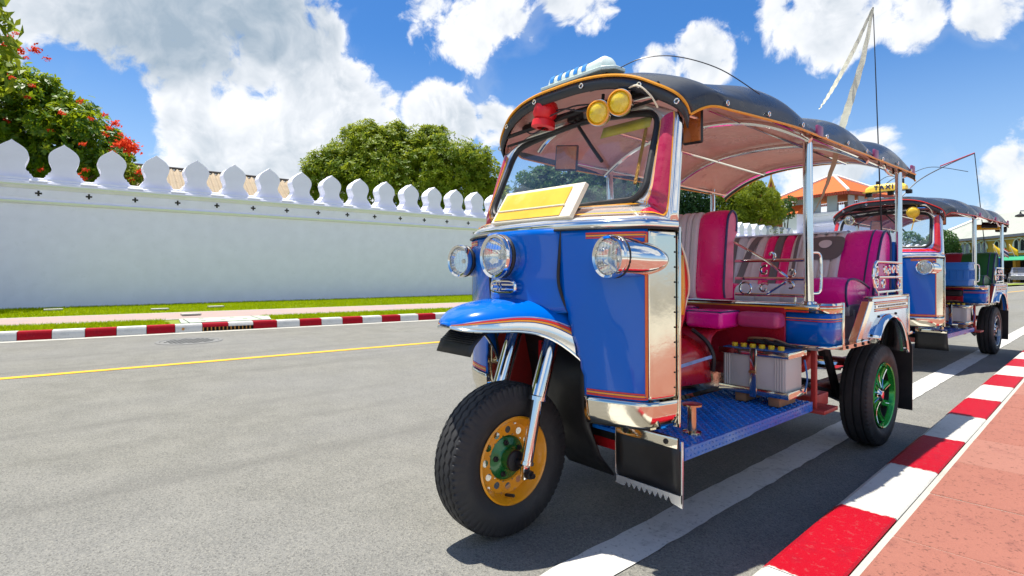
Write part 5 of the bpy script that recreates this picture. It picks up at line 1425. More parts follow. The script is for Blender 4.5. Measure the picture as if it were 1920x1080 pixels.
crs = [(ar, L_), (-ar, L_), (-ar, ar), (-L_, ar), (-L_, -ar), (-ar, -ar), (-ar, -L_), (ar, -L_), (ar, -ar), (L_, -ar), (L_, ar), (ar, ar)]
prism(bm, [(x * .66, y * .66) for x, y in crs], 0, .006, lambda x, y, z: (z, x, y)); cro = obj('vent_cross', bm, 'drain', wl, 0)  # near-black cross set on the wall for the shade inside a vent hole
SPC = .937
bm = nb(); prism(bm, [(.108, 2.955), (.112, 2.975), (.105, 2.99), (.080, 3.0), (.078, 3.018), (.050, 3.03), (-.10, 3.075), (-.10, 2.955)], -.165, .165, lambda x, y, z: (x, z, y)); sil = obj('gap_sill', bm, 'wall', wl, 0)
for k in range(-13, 43):
    y = -1.74 + k * SPC
    o = mer if k == -13 else dup(mer, wl)
    o.location = (0, y, 3.043)
    o2 = cro if k == -13 else dup(cro, wl)
    o2.location = (.029, y + SPC / 2, 2.70)
    o3 = sil if k == -13 else dup(sil, wl)
    o3.location = (0, y + SPC / 2, 0)

# ------------------------------------------------------------------ foliage
def leaf_arrays(P, Nn, size, rs, g, aspect=.45):
    """P points, Nn preferred normals -> bent leaf quads (2 quads per leaf sharing a midrib)"""
    n = len(P)
    nv = Nn + g.normal(0, rs, (n, 3)); nv /= np.linalg.norm(nv, axis=1, keepdims=True) + 1e-9
    r = g.normal(0, 1, (n, 3)); t = r - (r * nv).sum(1, keepdims=True) * nv; t /= np.linalg.norm(t, axis=1, keepdims=True) + 1e-9
    t[:, 2] -= .35; t /= np.linalg.norm(t, axis=1, keepdims=True)
    b = np.cross(nv, t); s = (size * g.uniform(.6, 1.25, n))[:, None]; wv = s * aspect
    a = P - t * s * .5; c = P + t * s * .5 - nv * s * .12; m1 = P + b * wv * .5 + nv * s * .06; m2 = P - b * wv * .5 + nv * s * .06
    V = np.stack([a, m1, c, m2], 1).reshape(-1, 3); F = np.arange(4 * n).reshape(-1, 4)
    return V, F
def blob_points(blobs, n, g, shell=.35, lump=.22):
    vol = np.array([b[3] ** 2 for b in blobs]); pick = g.choice(len(blobs), n, p=vol / vol.sum())
    d = g.normal(0, 1, (n, 3)); d /= np.linalg.norm(d, axis=1, keepdims=True)
    c = np.array([[b[0], b[1], b[2]] for b in blobs])[pick]; r = np.array([b[3] for b in blobs])[pick]
    # lumpy clumps: radius varies with direction
    k = np.zeros(n)
    ph = (np.arange(len(blobs)) * 1.7)[pick]
    for f, am in ((4.0, .5), (7.0, .3), (12.0, .2)):
        k += am * np.sin(d[:, 0] * f + ph) * np.sin(d[:, 1] * f * 1.1 + 2 * ph) * np.cos(d[:, 2] * f * .9 + ph)
    rr = r * (1 + lump * k) * (1 - shell * g.uniform(0, 1, n) ** 2.2)
    return c + d * rr[:, None] * np.array([1, 1, .92]), d
def rosette_arrays(P, Nn, size, g, k=7, aspect=.40):
    n = len(P); nv = Nn / (np.linalg.norm(Nn, axis=1, keepdims=True) + 1e-9)
    r = g.normal(0, 1, (n, 3)); t = r - (r * nv).sum(1, keepdims=True) * nv; t /= np.linalg.norm(t, axis=1, keepdims=True); b = np.cross(nv, t)
    VV = []
    for q in range(k):
        a = 2 * pi * q / k + g.uniform(-.25, .25, n); ca, sa = np.cos(a)[:, None], np.sin(a)[:, None]
        d = t * ca + b * sa; s = (size * g.uniform(.65, 1.2, n))[:, None]; up = g.uniform(.1, .75, n)[:, None]
        d = d + nv * up; d /= np.linalg.norm(d, axis=1, keepdims=True); sd = np.cross(nv, d); sd /= np.linalg.norm(sd, axis=1, keepdims=True)
        m = P + d * s * .6
        VV.append(np.stack([P, m + sd * s * aspect * .5, P + d * s - nv * s * .10, m - sd * s * aspect * .5], 1))
    V = np.concatenate(VV).reshape(-1, 3); return V, np.arange(len(V)).reshape(-1, 4)
def tree(name, label, cat, base, blobs, nleaf, size, mat, seed=1, rs=.55, aspect=.45, trunk=.22, group=None, limbs=True, lump=.22, shell=.35, sub=0, rosette=0, subr=.30):
    g = np.random.RandomState(seed)
    T = empty(name, None, base); tag(T, label, cat, group)
    rel = [(b[0] - base[0], b[1] - base[1], b[2] - base[2], b[3]) for b in blobs]
    allb = list(rel)
    for b in rel:
        for q in range(sub):
            v = g.normal(0, 1, 3); v /= np.linalg.norm(v); v[2] = abs(v[2]) * .9 - .1
            rr = b[3] * subr * g.uniform(.6, 1.3); allb.append((b[0] + v[0] * b[3] * .92, b[1] + v[1] * b[3] * .92, b[2] + v[2] * b[3] * .86, rr))
    if sub:
        n1_ = int(nleaf * .42); P, d = blob_points(rel, n1_, g, .55, lump); P2, d2 = blob_points(allb[len(rel):], nleaf - n1_, g, shell, lump); P = np.concatenate([P, P2]); d = np.concatenate([d, d2])
    else: P, d = blob_points(rel, nleaf, g, shell, lump)
    if rosette: V, F = rosette_arrays(P, d + np.array([0, 0, .5]) + g.normal(0, .3, d.shape), size, g, rosette, aspect)
    else: V, F = leaf_arrays(P, d + np.array([0, 0, .35]), size, rs, g, aspect)
    cr = mesh_np('crown', V, F, M[mat], T); 
    bm = nb(); top = max(b[2] for b in rel)
    tube(bm, spline([(0, 0, -.1), (.05, .05, top * .25), (-.05, .1, top * .5), (0, 0, top * .75)], 10), [lerp(trunk, trunk * .5, i / 9) for i in range(10)], 8); tr = obj('trunk', bm, 'bark', T)
    if limbs:
        bm = nb()
        for b in rel:
            s = Vector((0, 0, min(top * .45, b[2] * .6))); e = Vector(b[:3]); m_ = s.lerp(e, .5) + Vector((0, 0, -.1))
            tube(bm, spline([s, m_, e], 10), [lerp(trunk * .45, .015, i / 9) for i in range(10)], 6)
        obj('limb', bm, 'bark', T)
    return T, rel
def pb(lst, D):
    """crown lobes from bearing, height and size as seen, at distance D"""
    return [tuple(at(px, D + dd, hgt(py, D + dd))) + (r / FPX * (D + dd),) for px, py, r, dd in lst]
# flowering tree behind the wall, left
DL = 16.4
bl = pb([(-60, 195, 125, 0), (10, 190, 78, -.3), (60, 180, 48, 0), (55, 260, 80, 0), (130, 265, 70, -.2), (140, 215, 42, .2), (185, 285, 52, 0), (195, 330, 45, .2), (100, 330, 70, .3), (0, 320, 90, .4), (215, 300, 30, -.2)], DL)
bs_ = at(40, DL + .6, 0)
TL, rel = tree('flowering_tree', 'broad green tree with red blossom clusters behind the white wall at the left', 'tree', bs_, bl, 5200, .19, 'leaf_flower', 5, .55, .40, .2, lump=.25, shell=.40, sub=9, rosette=7)
# the leaves one can pick out, nearest the road
g = np.random.RandomState(11)
bm = nb(); L0 = []
for i in range(5):
    f = i / 4; wv = .040 * sin(pi * (.12 + .80 * f)) ; L0.append([(-wv, f * .20, .012 - .03 * f * f), (0, f * .20, -.03 * f * f), (wv, f * .20, .012 - .03 * f * f)])
grid(bm, L0); leaf0 = obj('leaf', bm, 'leaf_flower', TL, 60)
P, d = blob_points(rel, 1600, g, .05, .25)
tocam = np.array(CAM - bs_); keep = [i for i in range(len(P)) if d[i] @ (tocam / np.linalg.norm(tocam)) > .25][:300]
for q, i in enumerate(keep):
    o = leaf0 if q == 0 else dup(leaf0, TL)
    v = Vector(d[i]) + Vector((0, 0, .5)) + Vector(g.normal(0, .35, 3)); o.location = P[i] * 1.02
    o.rotation_euler = v.to_track_quat('Z', 'Y').to_euler(); o.rotation_euler.rotate_axis('Z', g.uniform(0, 6.28)); o.scale = (g.uniform(.8, 1.3),) * 3
def blossom(n, r, nm='blossom'):
    V, F = leaf_arrays(g.normal(0, r * .45, (n, 3)) * np.array([1, 1, .6]), g.normal(0, .3, (n, 3)) + np.array([0, 0, 1]), r * .55, .9, g, .6)
    return mesh_np(nm, V, F, M['petal'], TL)
fl0 = [blossom(70, .14), blossom(45, .10), blossom(120, .22)]
spots = [(18, 68, 1), (8, 85, 0), (38, 94, 0), (66, 93, 0), (88, 110, 1), (48, 108, 1), (25, 98, 0), (30, 62, 1), (215, 232, 0), (205, 240, 1), (198, 252, 1), (228, 268, 2), (248, 275, 2), (240, 283, 0), (212, 285, 1), (228, 252, 1), (196, 215, 1), (170, 222, 1), (116, 212, 1), (95, 245, 1), (22, 145, 1), (60, 160, 1), (155, 270, 1), (75, 318, 1), (160, 318, 1), (150, 335, 0), (262, 322, 0), (275, 335, 1), (245, 338, 0), (150, 190, 1), (13, 225, 1), (120, 305, 1), (52, 182, 1)]
for q, (px, py, k) in enumerate(spots):
    c_ = fl0[k]; o = c_ if q in (0, 1, 11) else dup(c_, TL)
    dd = DL - 1.1 - R.uniform(0, .3) if py < 290 or px < 200 else DL - .6
    o.location = at(px, dd, hgt(py, dd)) - Vector(bs_); o.rotation_euler = (R.uniform(-.5, .5), R.uniform(-.5, .5), R.uniform(0, 6))
bl = pb([(245, 330, 18, 0), (268, 328, 16, 0), (232, 320, 22, 0), (255, 345, 22, 0)], DL - .4)
tree('flowering_shrub', 'small yellow green shrub with red blossoms between two merlons', 'shrub', at(252, DL - .4, 0), bl, 1100, .13, 'leaf_bamboo', 8, .6, .4, .04)
# mango tree
DM = 25.5
bl = pb([(640, 330, 62, 0), (618, 352, 50, 0), (690, 278, 52, 0), (655, 290, 40, .5), (720, 310, 78, .2), (790, 268, 34, 0), (815, 272, 38, .2), (838, 312, 66, 0), (885, 310, 44, -.2), (905, 335, 38, 0), (925, 362, 30, 0), (770, 345, 85, 0), (700, 350, 80, 0), (850, 360, 75, .3), (740, 262, 36, .2), (590, 375, 40, 0)], DM)
tree('mango_tree', 'big rounded leafy green tree behind the middle of the white wall', 'tree', at(750, DM + .8, 0), bl, 12500, .20, 'leaf_mango', 21, .6, .36, .35, lump=.25, shell=.45, sub=16, rosette=6, subr=.26)
# trees seen past the seats
DB = 40
bl = pb([(1300, 375, 60, 0), (1345, 385, 50, -1), (1255, 380, 55, 0), (1200, 370, 60, 0), (1290, 420, 60, 0)], DB)
tree('dark_tree', 'dark dense tree seen through the cab over the pink driver backrest', 'tree', at(1290, DB, 0), bl, 22000, .24, 'leaf_dark', 31, .6, .42, .3)
bl = pb([(1380, 385, 42, 0), (1420, 385, 45, 0), (1400, 360, 30, 0), (1365, 350, 20, 0), (1445, 400, 30, 0), (1420, 420, 42, 0), (1375, 420, 38, 0), (1440, 375, 22, 0)], DB - 3)
tree('bamboo_clump', 'bright yellow green bamboo clump in front of the temple gables', 'bamboo', at(1405, DB - 3, 0), bl, 26000, .24, 'leaf_bamboo', 32, .7, .22, .12, lump=.35, sub=8)
bl = pb([(1470, 385, 14, 0), (1482, 378, 12, 0), (1462, 400, 14, 0), (1478, 400, 12, 0)], DB - 2)
tree('young_tree', 'thin sparse young tree beside the white gatehouse wall', 'tree', at(1472, DB - 2, 0), bl, 900, .22, 'leaf_mid', 33, .7, .35, .06)
bl = pb([(960, 372, 34, 0), (1010, 352, 45, 0), (1060, 335, 50, 1), (1120, 330, 52, 0), (1175, 345, 45, -1), (1225, 355, 45, 0), (1100, 380, 70, 0), (1000, 400, 60, 0), (1200, 400, 60, 0)], 33)
tree('canopy_tree', 'wide green tree behind the wall seen through the windscreen of the nearest tuk tuk', 'tree', at(1100, 33, 0), bl, 5500, .26, 'leaf_mid', 36, .6, .40, .3, sub=10, rosette=6)
DQ = 62
for q, (px, py, r, lab) in enumerate(((1765, 455, 26, 'small green tree right of the second tuk tuk pillar'), (1700, 462, 30, 'green tree seen through the second tuk tuk windscreen'), (1655, 455, 26, 'green tree seen between the two tuk tuks'), (1590, 460, 22, 'low green tree in front of the gatehouse'))):
    bl = pb([(px, py, r, 0), (px - r * .6, py + r * .6, r * .7, 0), (px + r * .6, py + r * .6, r * .7, 0)], DQ)
    tree('roadside_tree', lab, 'tree', at(px, DQ, 0), bl, 3500, .34, 'leaf_mid', 40 + q, .6, .45, .15, 'trees along the far road')
# tall trees beyond the left edge of the frame, mirrored in the windscreen
for q, (x, y, z, r) in enumerate(((-16, -10.5, 6.5, 3.6), (-18, -5.5, 7.5, 3.2), (-13, -15, 6, 3.4))):
    bl = [(x, y, z, r), (x + 1.8, y + 1.5, z - 1, r * .75), (x - 1.5, y - 2, z - .6, r * .8), (x, y + .5, z + 1.8, r * .65)]
    tree('shade_tree', ('tall shade tree behind the wall, middle one of three beyond the left frame edge', 'tall shade tree behind the wall nearest the flowering tree', 'tall shade tree behind the wall farthest left of the flowering tree')[q], 'tree', (x - 1.5, y, 0), bl, 7000, .42, 'leaf_mango', 50 + q, .6, .45, .3, 'shade trees behind the wall')

# ------------------------------------------------------------------ buildings behind the wall
hs = empty('tiled_house', None, at(400, 25, 0)); tag(hs, 'house with beige corrugated tile roof showing between the merlons', 'house')
def hp_(px, k, z): 
    D_ = k * 2225 / (2225 - px); p = at(px, D_, z); return p - Vector(hs.location)
A = hp_(235, 21.35, 5.62); B = hp_(600, 21.35, 5.62); al = (B - A); Lr = al.length; al.normalize(); outv = Vector((al.y, -al.x, 0))
NR = int(Lr / .24)
bm = nb(); rows = []
for r_ in range(6):
    for e_ in (0, 1):
        f = r_ + e_ * .98; row = []
        for i in range(NR * 6 + 1):
            s_ = i / 6 * (Lr / NR); z = -.36 * f + .055 * cos(2 * pi * i / 6) + (.010 if e_ else 0)
            row.append(A + al * s_ + outv * (f * .48) + Vector((0, 0, z)))
        rows.append(row)
grid(bm, rows); rf = obj('roof', bm, 'tile_beige', hs, 50)
bm = nb(); tube(bm, [A + Vector((0, 0, .04)), B + Vector((0, 0, .04))], .06, 8); obj('ridge_cap', bm, 'ridge', rf)
bm = nb(); c_ = (A + B) / 2 + outv * 0; box(bm, (c_.x, c_.y, 1.9), (4.2, Lr * .98, 3.2), RZ(atan2(-al.x, al.y))); obj('house_wall', bm, 'wall', hs, 0)

# temple gables with finials
def gable(px, py, wpx, hpx, D_, lab, ori=0.0):
    base = at(px, D_, 0); T = empty('temple_gable', None, base, atan2(RT.y, RT.x) + ori); tag(T, lab, 'temple roof', 'temple roofs behind the bamboo')
    s = D_ / FPX; zt = hgt(py, D_); w_ = wpx * s; h_ = hpx * s
    bm = nb(); prism(bm, [(-w_, zt - h_), (w_, zt - h_), (w_ * .45, zt - h_ * .45), (0, zt), (-w_ * .45, zt - h_ * .45)], -.15, .15, lambda a, b, c2: (a, c2, b)); obj('pediment', bm, 'templered', T, 0)
    bm = nb(); 
    for sg in (-1, 1): tube(bm, spline([(0, -.2, zt + .1), (sg * w_ * .45, -.2, zt - h_ * .42), (sg * w_ * 1.08, -.2, zt - h_)], 12), .10, 6)
    obj('gilt_bargeboard', bm, 'gold', T)
    bm = nb(); tube(bm, spline([(0, -.2, zt), (.02, -.2, zt + .5), (.22, -.2, zt + 1.0), (.25, -.2, zt + 1.5), (.14, -.2, zt + 1.9)], 14), [lerp(.10, .02, i / 13) for i in range(14)], 6); obj('finial', bm, 'gold', T)
    bm = nb()
    for sg in (-1, 1): grid(bm, [[(0, y, zt - .05), (sg * w_ * .45, y, zt - h_ * .47), (sg * w_, y, zt - h_ - .05)] for y in (.15, 6)])
    obj('tiled_roof', bm, 'rooforange', T, 0, solid=.08)
    bm = nb(); box(bm, (0, 3, (zt - h_) / 2), (w_ * 1.7, 5.5, zt - h_)); obj('hall_wall', bm, 'trimwhite', T, 0)
gable(1446, 336, 26, 90, 58, 'rightmost red temple gable with curved gilt finial over the bamboo', -.5)
gable(1412, 332, 22, 60, 66, 'middle temple gable half sunk in the bamboo with curved finial', -.5)
gable(1388, 326, 16, 40, 72, 'leftmost temple gable just showing under the canopy edge', -.5)

# white gatehouse with orange hipped roofs
DT = 43.0; s_ = DT / FPX
gt = empty('white_gatehouse', None, at(1562, DT, 0), atan2(RT.y, RT.x) + radians(28)); tag(gt, 'white two tier gatehouse with orange hipped roofs and blue shutters', 'gatehouse')
bm = nb(); box(bm, (0, 0, 2.5), (4.2, 4.2, 6.0)); obj('gatehouse_wall', bm, 'wall', gt, 0)
def hip(w_, z0, z1, top, name='hipped_roof'):
    bm = nb(); b = [bm.verts.new((sx * w_, sy * w_, z0)) for sx, sy in ((-1, -1), (1, -1), (1, 1), (-1, 1))]; t_ = [bm.verts.new((sx * top, sy * top, z1)) for sx, sy in ((-1, -1), (1, -1), (1, 1), (-1, 1))]
    for i in range(4): bm.faces.new((b[i], b[(i + 1) % 4], t_[(i + 1) % 4], t_[i]))
    bm.faces.new(b[::-1]); bm.faces.new(t_); r_ = obj(name, bm, 'rooforange', gt, 0)
    bm = nb()
    for sx, sy in ((-1, -1), (1, -1), (1, 1), (-1, 1)): tube(bm, [(sx * w_, sy * w_, z0 + .05), (sx * top, sy * top, z1 + .06)], .10, 6)
    obj('white_hip', bm, 'trimwhite', r_)
    bm = nb()
    for k in range(36):
        f = lerp(-w_, w_, (k + .5) / 36)
        for q in ((f, -w_), (f, w_), (-w_, f), (w_, f)): box(bm, (q[0], q[1], z0 - .14), (.09, .09, .18))
    tag(obj('eave_fringe', bm, 'templered', r_, 0), kind='stuff')
    return r_
hip(2.95, hgt(371, DT), hgt(331, DT), .15); bm = nb(); prism(bm, [(-3.1, hgt(402, DT)), (-2.1, hgt(402, DT)), (-2.1, hgt(383, DT))], .9, 2.3, lambda a, b, c2: (a, c2, b)); obj('wing_roof', bm, 'rooforange', gt, 0)
bm = nb(); box(bm, (-2.5, 1.6, hgt(402, DT) / 2), (.9, 1.2, hgt(402, DT) - .02)); obj('wing_wall', bm, 'wall', gt, 0)
for sx in (-1, 0, 1):
    bm = nb(); box(bm, (sx * 1.25, -2.12, hgt(388, DT)), (.75, .06, 1.15)); obj('shutter', bm, 'shutter', gt, 0)
    bm = nb(); box(bm, (-2.12, sx * 1.25, hgt(388, DT)), (.06, .75, 1.15)); obj('shutter', bm, 'shutter', gt, 0)
    bm = nb(); box(bm, (2.12, sx * 1.25, hgt(388, DT)), (.06, .75, 1.15)); obj('shutter', bm, 'shutter', gt, 0)
bm = nb()
for z, o_ in ((hgt(405, DT), .16), (hgt(424, DT), .22), (hgt(440, DT), .5)): box(bm, (0, 0, z), (4.2 + 2 * o_, 4.2 + 2 * o_, .16))
obj('string_course', bm, 'wall', gt, 0)
bm = nb(); box(bm, (0, 0, hgt(440, DT) / 2), (6.4, 6.4, hgt(440, DT))); obj('bastion', bm, 'wall', gt, 0)
bw = empty('boundary_wall', None, at(1640, 46, 0), atan2(RT.y, RT.x)); tag(bw, 'low white boundary wall running right of the gatehouse', 'wall')
bm = nb(); box(bm, (0, 0, 1.3), (9, .5, 2.6)); box(bm, (0, 0, 2.7), (9.1, .7, .16)); obj('wall_body', bm, 'wall', bw, 0)
bm = nb(); prism(bm, [(x * .8, y * .6) for x, y in ol], -.15, .15, lambda x, y, z: (x, z, y)); m2 = obj('merlon', bm, 'wall', bw, 35)
for k in range(14):
    o = m2 if k == 0 else dup(m2, bw); o.location = (-4.2 + k * .645, 0, 2.78)

# ochre building on the right
yb = empty('ochre_building', None, at(1860, 56, 0)); tag(yb, 'ochre building with arched windows, grey roof and green awning', 'building')
YB = Vector(yb.location)
pA = at(1745, 70, 0) - YB; pB = at(2080, 45, 0) - YB; al = (pB - pA); LY = al.length; al.normalize(); inn = Vector((-al.y, al.x, 0))
if inn.dot(Vector((RT.x, RT.y, 0))) < 0: inn = -inn
def yp(s_, d_, z): return pA + al * s_ + inn * d_ + Vector((0, 0, z))
ZE = 4.75
bm = nb(); 
def ybox(bm, s0, s1, d0, d1, z0, z1):
    v = [bm.verts.new(yp(s, d, z)) for z in (z0, z1) for s, d in ((s0, d0), (s1, d0), (s1, d1), (s0, d1))]
    for f in ((0, 1, 2, 3), (7, 6, 5, 4), (0, 1, 5, 4), (1, 2, 6, 5), (2, 3, 7, 6), (3, 0, 4, 7)): bm.faces.new([v[i] for i in f])
ybox(bm, 0, LY, 0, 9, 2.25, ZE); obj('upper_wall', bm, 'ochre', yb, 0)
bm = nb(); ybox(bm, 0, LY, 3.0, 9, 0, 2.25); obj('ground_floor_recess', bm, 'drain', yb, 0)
for k in range(8):
    bm = nb(); ybox(bm, k * LY / 7 - .2, k * LY / 7 + .2, .1, .5, 0, 2.25); obj('pillar', bm, 'ochre', yb, 0)
bm = nb(); v = [yp(-.8, -.8, ZE), yp(LY + .8, -.8, ZE), yp(LY + .8, 5, ZE + 3.1), yp(2.2, 5, ZE + 3.1)]; bm.faces.new([bm.verts.new(p) for p in v]); v2 = [yp(-.8, -.8, ZE), yp(2.2, 5, ZE + 3.1), yp(-.8, 10, ZE)]; bm.faces.new([bm.verts.new(p) for p in v2]); rf = obj('roof', bm, 'roofgrey', yb, 0, solid=.12)
bm = nb(); tube(bm, [yp(-.8, -.8, ZE + .05), yp(2.2, 5, ZE + 3.15)], .22, 6); obj('white_verge', bm, 'trimwhite', rf)
bm = nb(); ybox(bm, -.8, LY + .8, -.9, -.75, ZE - .22, ZE + .04); obj('eave_board', bm, pm('dark_eave', (.10, .12, .15), .6), rf, 0)
bm = nb(); v = [yp(0, 0, 2.75), yp(LY, 0, 2.75), yp(LY, -1.6, 2.2), yp(0, -1.6, 2.2)]; bm.faces.new([bm.verts.new(p) for p in v]); obj('awning', bm, 'awning', yb, 0, solid=.06)
bm = nb(); ybox(bm, 0, LY, -.06, .0, 2.95, 3.08); ybox(bm, 0, LY, -.05, 0, 4.35, 4.45); obj('white_band', bm, 'trimwhite', yb, 0)
def arch_pts(w_, h_, n=12): return [(-w_, 0), (w_, 0)] + [(w_ * cos(a), h_ - w_ + w_ * sin(a)) for a in np.linspace(0, pi, n)]
nwin = 9
for k in range(nwin):
    for j in (-.42, .42):
        sc = (k + .5) * LY / nwin
        bm = nb(); prism(bm, arch_pts(.30, 1.15), -.10, -.02, lambda a, b, c2: tuple(yp(sc + j + a, c2, 3.12 + b))); wn = obj('window', bm, 'window', yb, 0)
        bm = nb(); tube(bm, [yp(sc + j + a, -.1, 3.12 + b) for a, b in arch_pts(.32, 1.18)], .045, 5, close=True); obj('window_frame', bm, 'trimwhite', wn)
    bm = nb(); tube(bm, [yp(sc + .92 * cos(a), -.08, 3.55 + .92 * sin(a)) for a in np.linspace(0, pi, 16)], .06, 5); obj('arch_hood', bm, 'trimwhite', yb)
for q, (px, py, mt, lab) in enumerate(((1867, 463, 'yelcap', 'leftmost yellow flag hanging on the ochre building'), (1880, 465, 'flagred', 'red white and blue flag between two yellow flags on the ochre building'), (1897, 463, 'yelcap', 'rightmost yellow flag hanging on the ochre building'))):
    D_ = 50; T = empty('flag', None, at(px, D_, hgt(py + 10, D_)), atan2(RT.y, RT.x)); tag(T, lab, 'flag', 'flags on the ochre building')
    bm = nb(); tube(bm, [(.3, 0, -.4), (-.25, 0, .75)], .02, 5); obj('flag_pole', bm, 'trimwhite', T)
    if mt == 'yelcap':
        bm = nb(); grid(bm, [[(-.2 + f * .75, .05 * sin(f * 5), .75 - .6 * f - d) for f in np.linspace(0, 1, 7)] for d in (0, .55)]); obj('flag_cloth', bm, mt, T, solid=.01)
    else:
        for d0, d1, m_ in ((0, .1, 'redribbon'), (.1, .2, 'trimwhite'), (.2, .4, 'navy'), (.4, .5, 'trimwhite'), (.5, .6, 'redribbon')):
            bm = nb(); grid(bm, [[(-.2 + f * .7, .05 * sin(f * 5), .75 - .6 * f - d) for f in np.linspace(0, 1, 7)] for d in (d0, d1)]); obj('flag_stripe', bm, m_, T, solid=.01)
# cars by the awning
def car(px, D_, mt, lab, rz, L_=4.1):
    T = empty('parked_car', None, at(px, D_, 0), rz); tag(T, lab, 'car', 'cars parked by the green awning')
    side = [(-2.0, .35), (-2.02, .7), (-1.85, .88), (-1.2, .98), (-.55, 1.42), (.75, 1.46), (1.45, 1.02), (1.95, .92), (2.02, .6), (2.0, .35)]
    bm = nb()
    for sg, w_ in ((1, 1),): pass
    rows = [[(x, y * (.80 if z > 1.0 else 1), z) for x, z in side] for y in (-.84, -.80, 0, .80, .84)]
    rows[0] = [(x, -.78 * (.80 if z > 1.0 else 1), z) for x, z in side]; rows[-1] = [(x, .78 * (.80 if z > 1.0 else 1), z) for x, z in side]
    vr = grid(bm, rows); bm.faces.new(vr[0]); bm.faces.new(vr[-1]); obj('car_body', bm, mt, T, 40)
    for sg in (-1, 1):
        bm = nb(); prism(bm, [(-1.05, 1.0), (-.5, 1.36), (.7, 1.39), (1.2, 1.02)], sg * .66, sg * .70, lambda a, b, c2: (a, c2, b)); obj('side_window', bm, 'window', T, 0)
        for x in (-1.25, 1.25):
            bm = nb(); lathe(bm, [(.0, -.1), (.31, -.1), (.31, .1), (.19, .11), (0, .1)], (x, sg * .74, .31), (0, sg, 0), 20); wh = obj('wheel', bm, 'rubber', T)
            bm = nb(); lathe(bm, [(.19, .0), (.17, .012), (0, .015)], (x, sg * .85, .31), (0, sg, 0), 16); obj('hubcap', bm, 'silver', wh)
    for x0, sg in ((-1.25, -1), (1.5, 1)):
        bm = nb(); prism(bm, [(x0 - .02 * sg, .99), (x0 + .05 * sg, .99), (-.60 if sg < 0 else .80, 1.40), (-.66 if sg < 0 else .86, 1.40)], -.6, .6, lambda a, b, c2: (a, c2, b)); obj('windscreen', bm, 'window', T, 0)
    for sg in (-1, 1):
        bm = nb(); box(bm, (-2.0, sg * .6, .72), (.06, .28, .12), bev=.02); obj('headlight', bm, 'trimwhite', T)
    return T
car(1915, 50, 'silver', 'silver hatchback parked at the right edge below the awning', radians(100)); car(1884, 58, 'darkcar', 'dark blue car parked left of the silver hatchback', radians(80)); car(1862, 62, 'darkcar', 'dark car farthest left in the shade under the awning', radians(80))
lp = empty('street_lamp', None, at(1935, 30, 0)); tag(lp, 'dark street lamp with a lantern hanging at the right edge', 'street lamp')
z_ = hgt(404, 30); bm = nb(); tube(bm, [(0, 0, 0), (0, 0, z_ + .5)], .05, 8); dv = Vector((-RT.x, -RT.y, 0)) * .62; tube(bm, [(0, 0, z_ + .25), (dv.x, dv.y, z_ + .25)], .025, 6); obj('lamp_post', bm, 'dark', lp)
bm = nb(); lathe(bm, [(0, .22), (.03, .2), (.05, .1), (.22, .02), (.24, -.06), (.1, -.09), (0, -.1)], (dv.x, dv.y, z_), (0, 0, 1), 16); obj('lantern', bm, 'dark', lp)

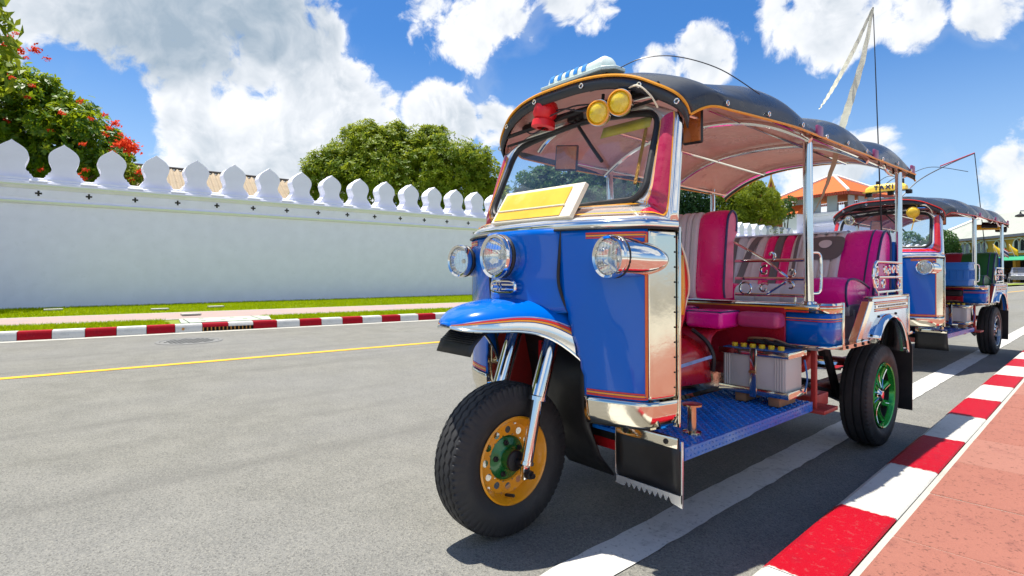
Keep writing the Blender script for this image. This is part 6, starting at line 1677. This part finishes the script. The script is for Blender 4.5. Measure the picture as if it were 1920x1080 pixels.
# ------------------------------------------------------------------ the two tuk tuks
M['lensribbed'] = None
def ribbed():
    m = bpy.data.materials.new('ribbed_lamp_glass'); m.use_nodes = True; t = NT(m.node_tree); t.N.clear()
    co = t.n('ShaderNodeTexCoord').outputs['Object']
    wv = t.n('ShaderNodeTexWave', i_Vector=co, i_Scale=22.0, bands_direction='X')
    b = t.n('ShaderNodeBump', i_Strength=.35, i_Distance=.004, i_Height=wv.outputs[0])
    gl = t.n('ShaderNodeBsdfGlossy', i_Roughness=.05, i_Normal=b.outputs[0]); tr_ = t.n('ShaderNodeBsdfTransparent', i_Color=(.93, .95, .94, 1))
    lw = t.n('ShaderNodeLayerWeight', i_Blend=.5, i_Normal=b.outputs[0]); fr = t.math('ADD', t.math('MULTIPLY', t.math('POWER', lw.outputs['Facing'], 4.0), .8), .10)
    mx = t.n('ShaderNodeMixShader', i_0=fr, i_1=tr_.outputs[0], i_2=gl.outputs[0])
    df = t.n('ShaderNodeBsdfDiffuse', i_Color=(.85, .88, .88, 1)); m3 = t.n('ShaderNodeMixShader', i_0=t.ramp(wv.outputs[0], .2, .9, .02, .20), i_1=mx.outputs[0], i_2=df.outputs[0])
    t.n('ShaderNodeOutputMaterial', i_Surface=m3.outputs[0]); return m
M['lensribbed'] = ribbed()
S1 = dict(variant=1, body='blue', rim='orange', hub='green', lining='lining', piping='yel', engine='redvinyl', engine2='red', cush='magenta', cush2='dimpink', quarter='bluesteel', alloy='lime')
S2 = dict(variant=2, body='blue', rim='orange', hub='dark', lining='lining_red', piping='ored', engine='dark', engine2='dark', cush='dark', cush2='dark', quarter='blue', alloy='silver')
build_tuk('nearest blue tuk tuk with pink seats and an orange front wheel at the kerb', (0, 0, 0), 0, S1)
build_tuk('farther blue tuk tuk with yellow TAXI sign and maroon and green seats', (-.315, 4.951, 0), radians(-1.2), S2)
# blue plastic crate standing on the farther one
ct = empty('plastic_crate', None, (-.315 + .43, 4.951 + 1.345 - .15, .808), radians(-1.2)); tag(ct, 'blue plastic crate standing before the maroon seat of the farther tuk tuk', 'crate')
bm = nb()
for x0, y0, sx, sy in ((-.14, 0, .012, .26), (.14, 0, .012, .26), (0, -.13, .28, .012), (0, .13, .28, .012)): box(bm, (x0, y0, .12), (sx, sy, .24), bev=.003)
box(bm, (0, 0, .006), (.28, .26, .012)); obj('crate_shell', bm, 'crate', ct)
bm = nb()
for z in (.235, .17, .06): 
    for y in (-.138, .138): box(bm, (0, y, z), (.30, .012, .018), bev=.002)
    for x in (-.148, .148): box(bm, (x, 0, z), (.012, .28, .018), bev=.002)
for k in range(5): box(bm, (-.11 + k * .055, -.1385, .115), (.008, .010, .10)); box(bm, (.1485, -.10 + k * .05, .115), (.010, .008, .10))
obj('crate_rib', bm, 'crate', ct)
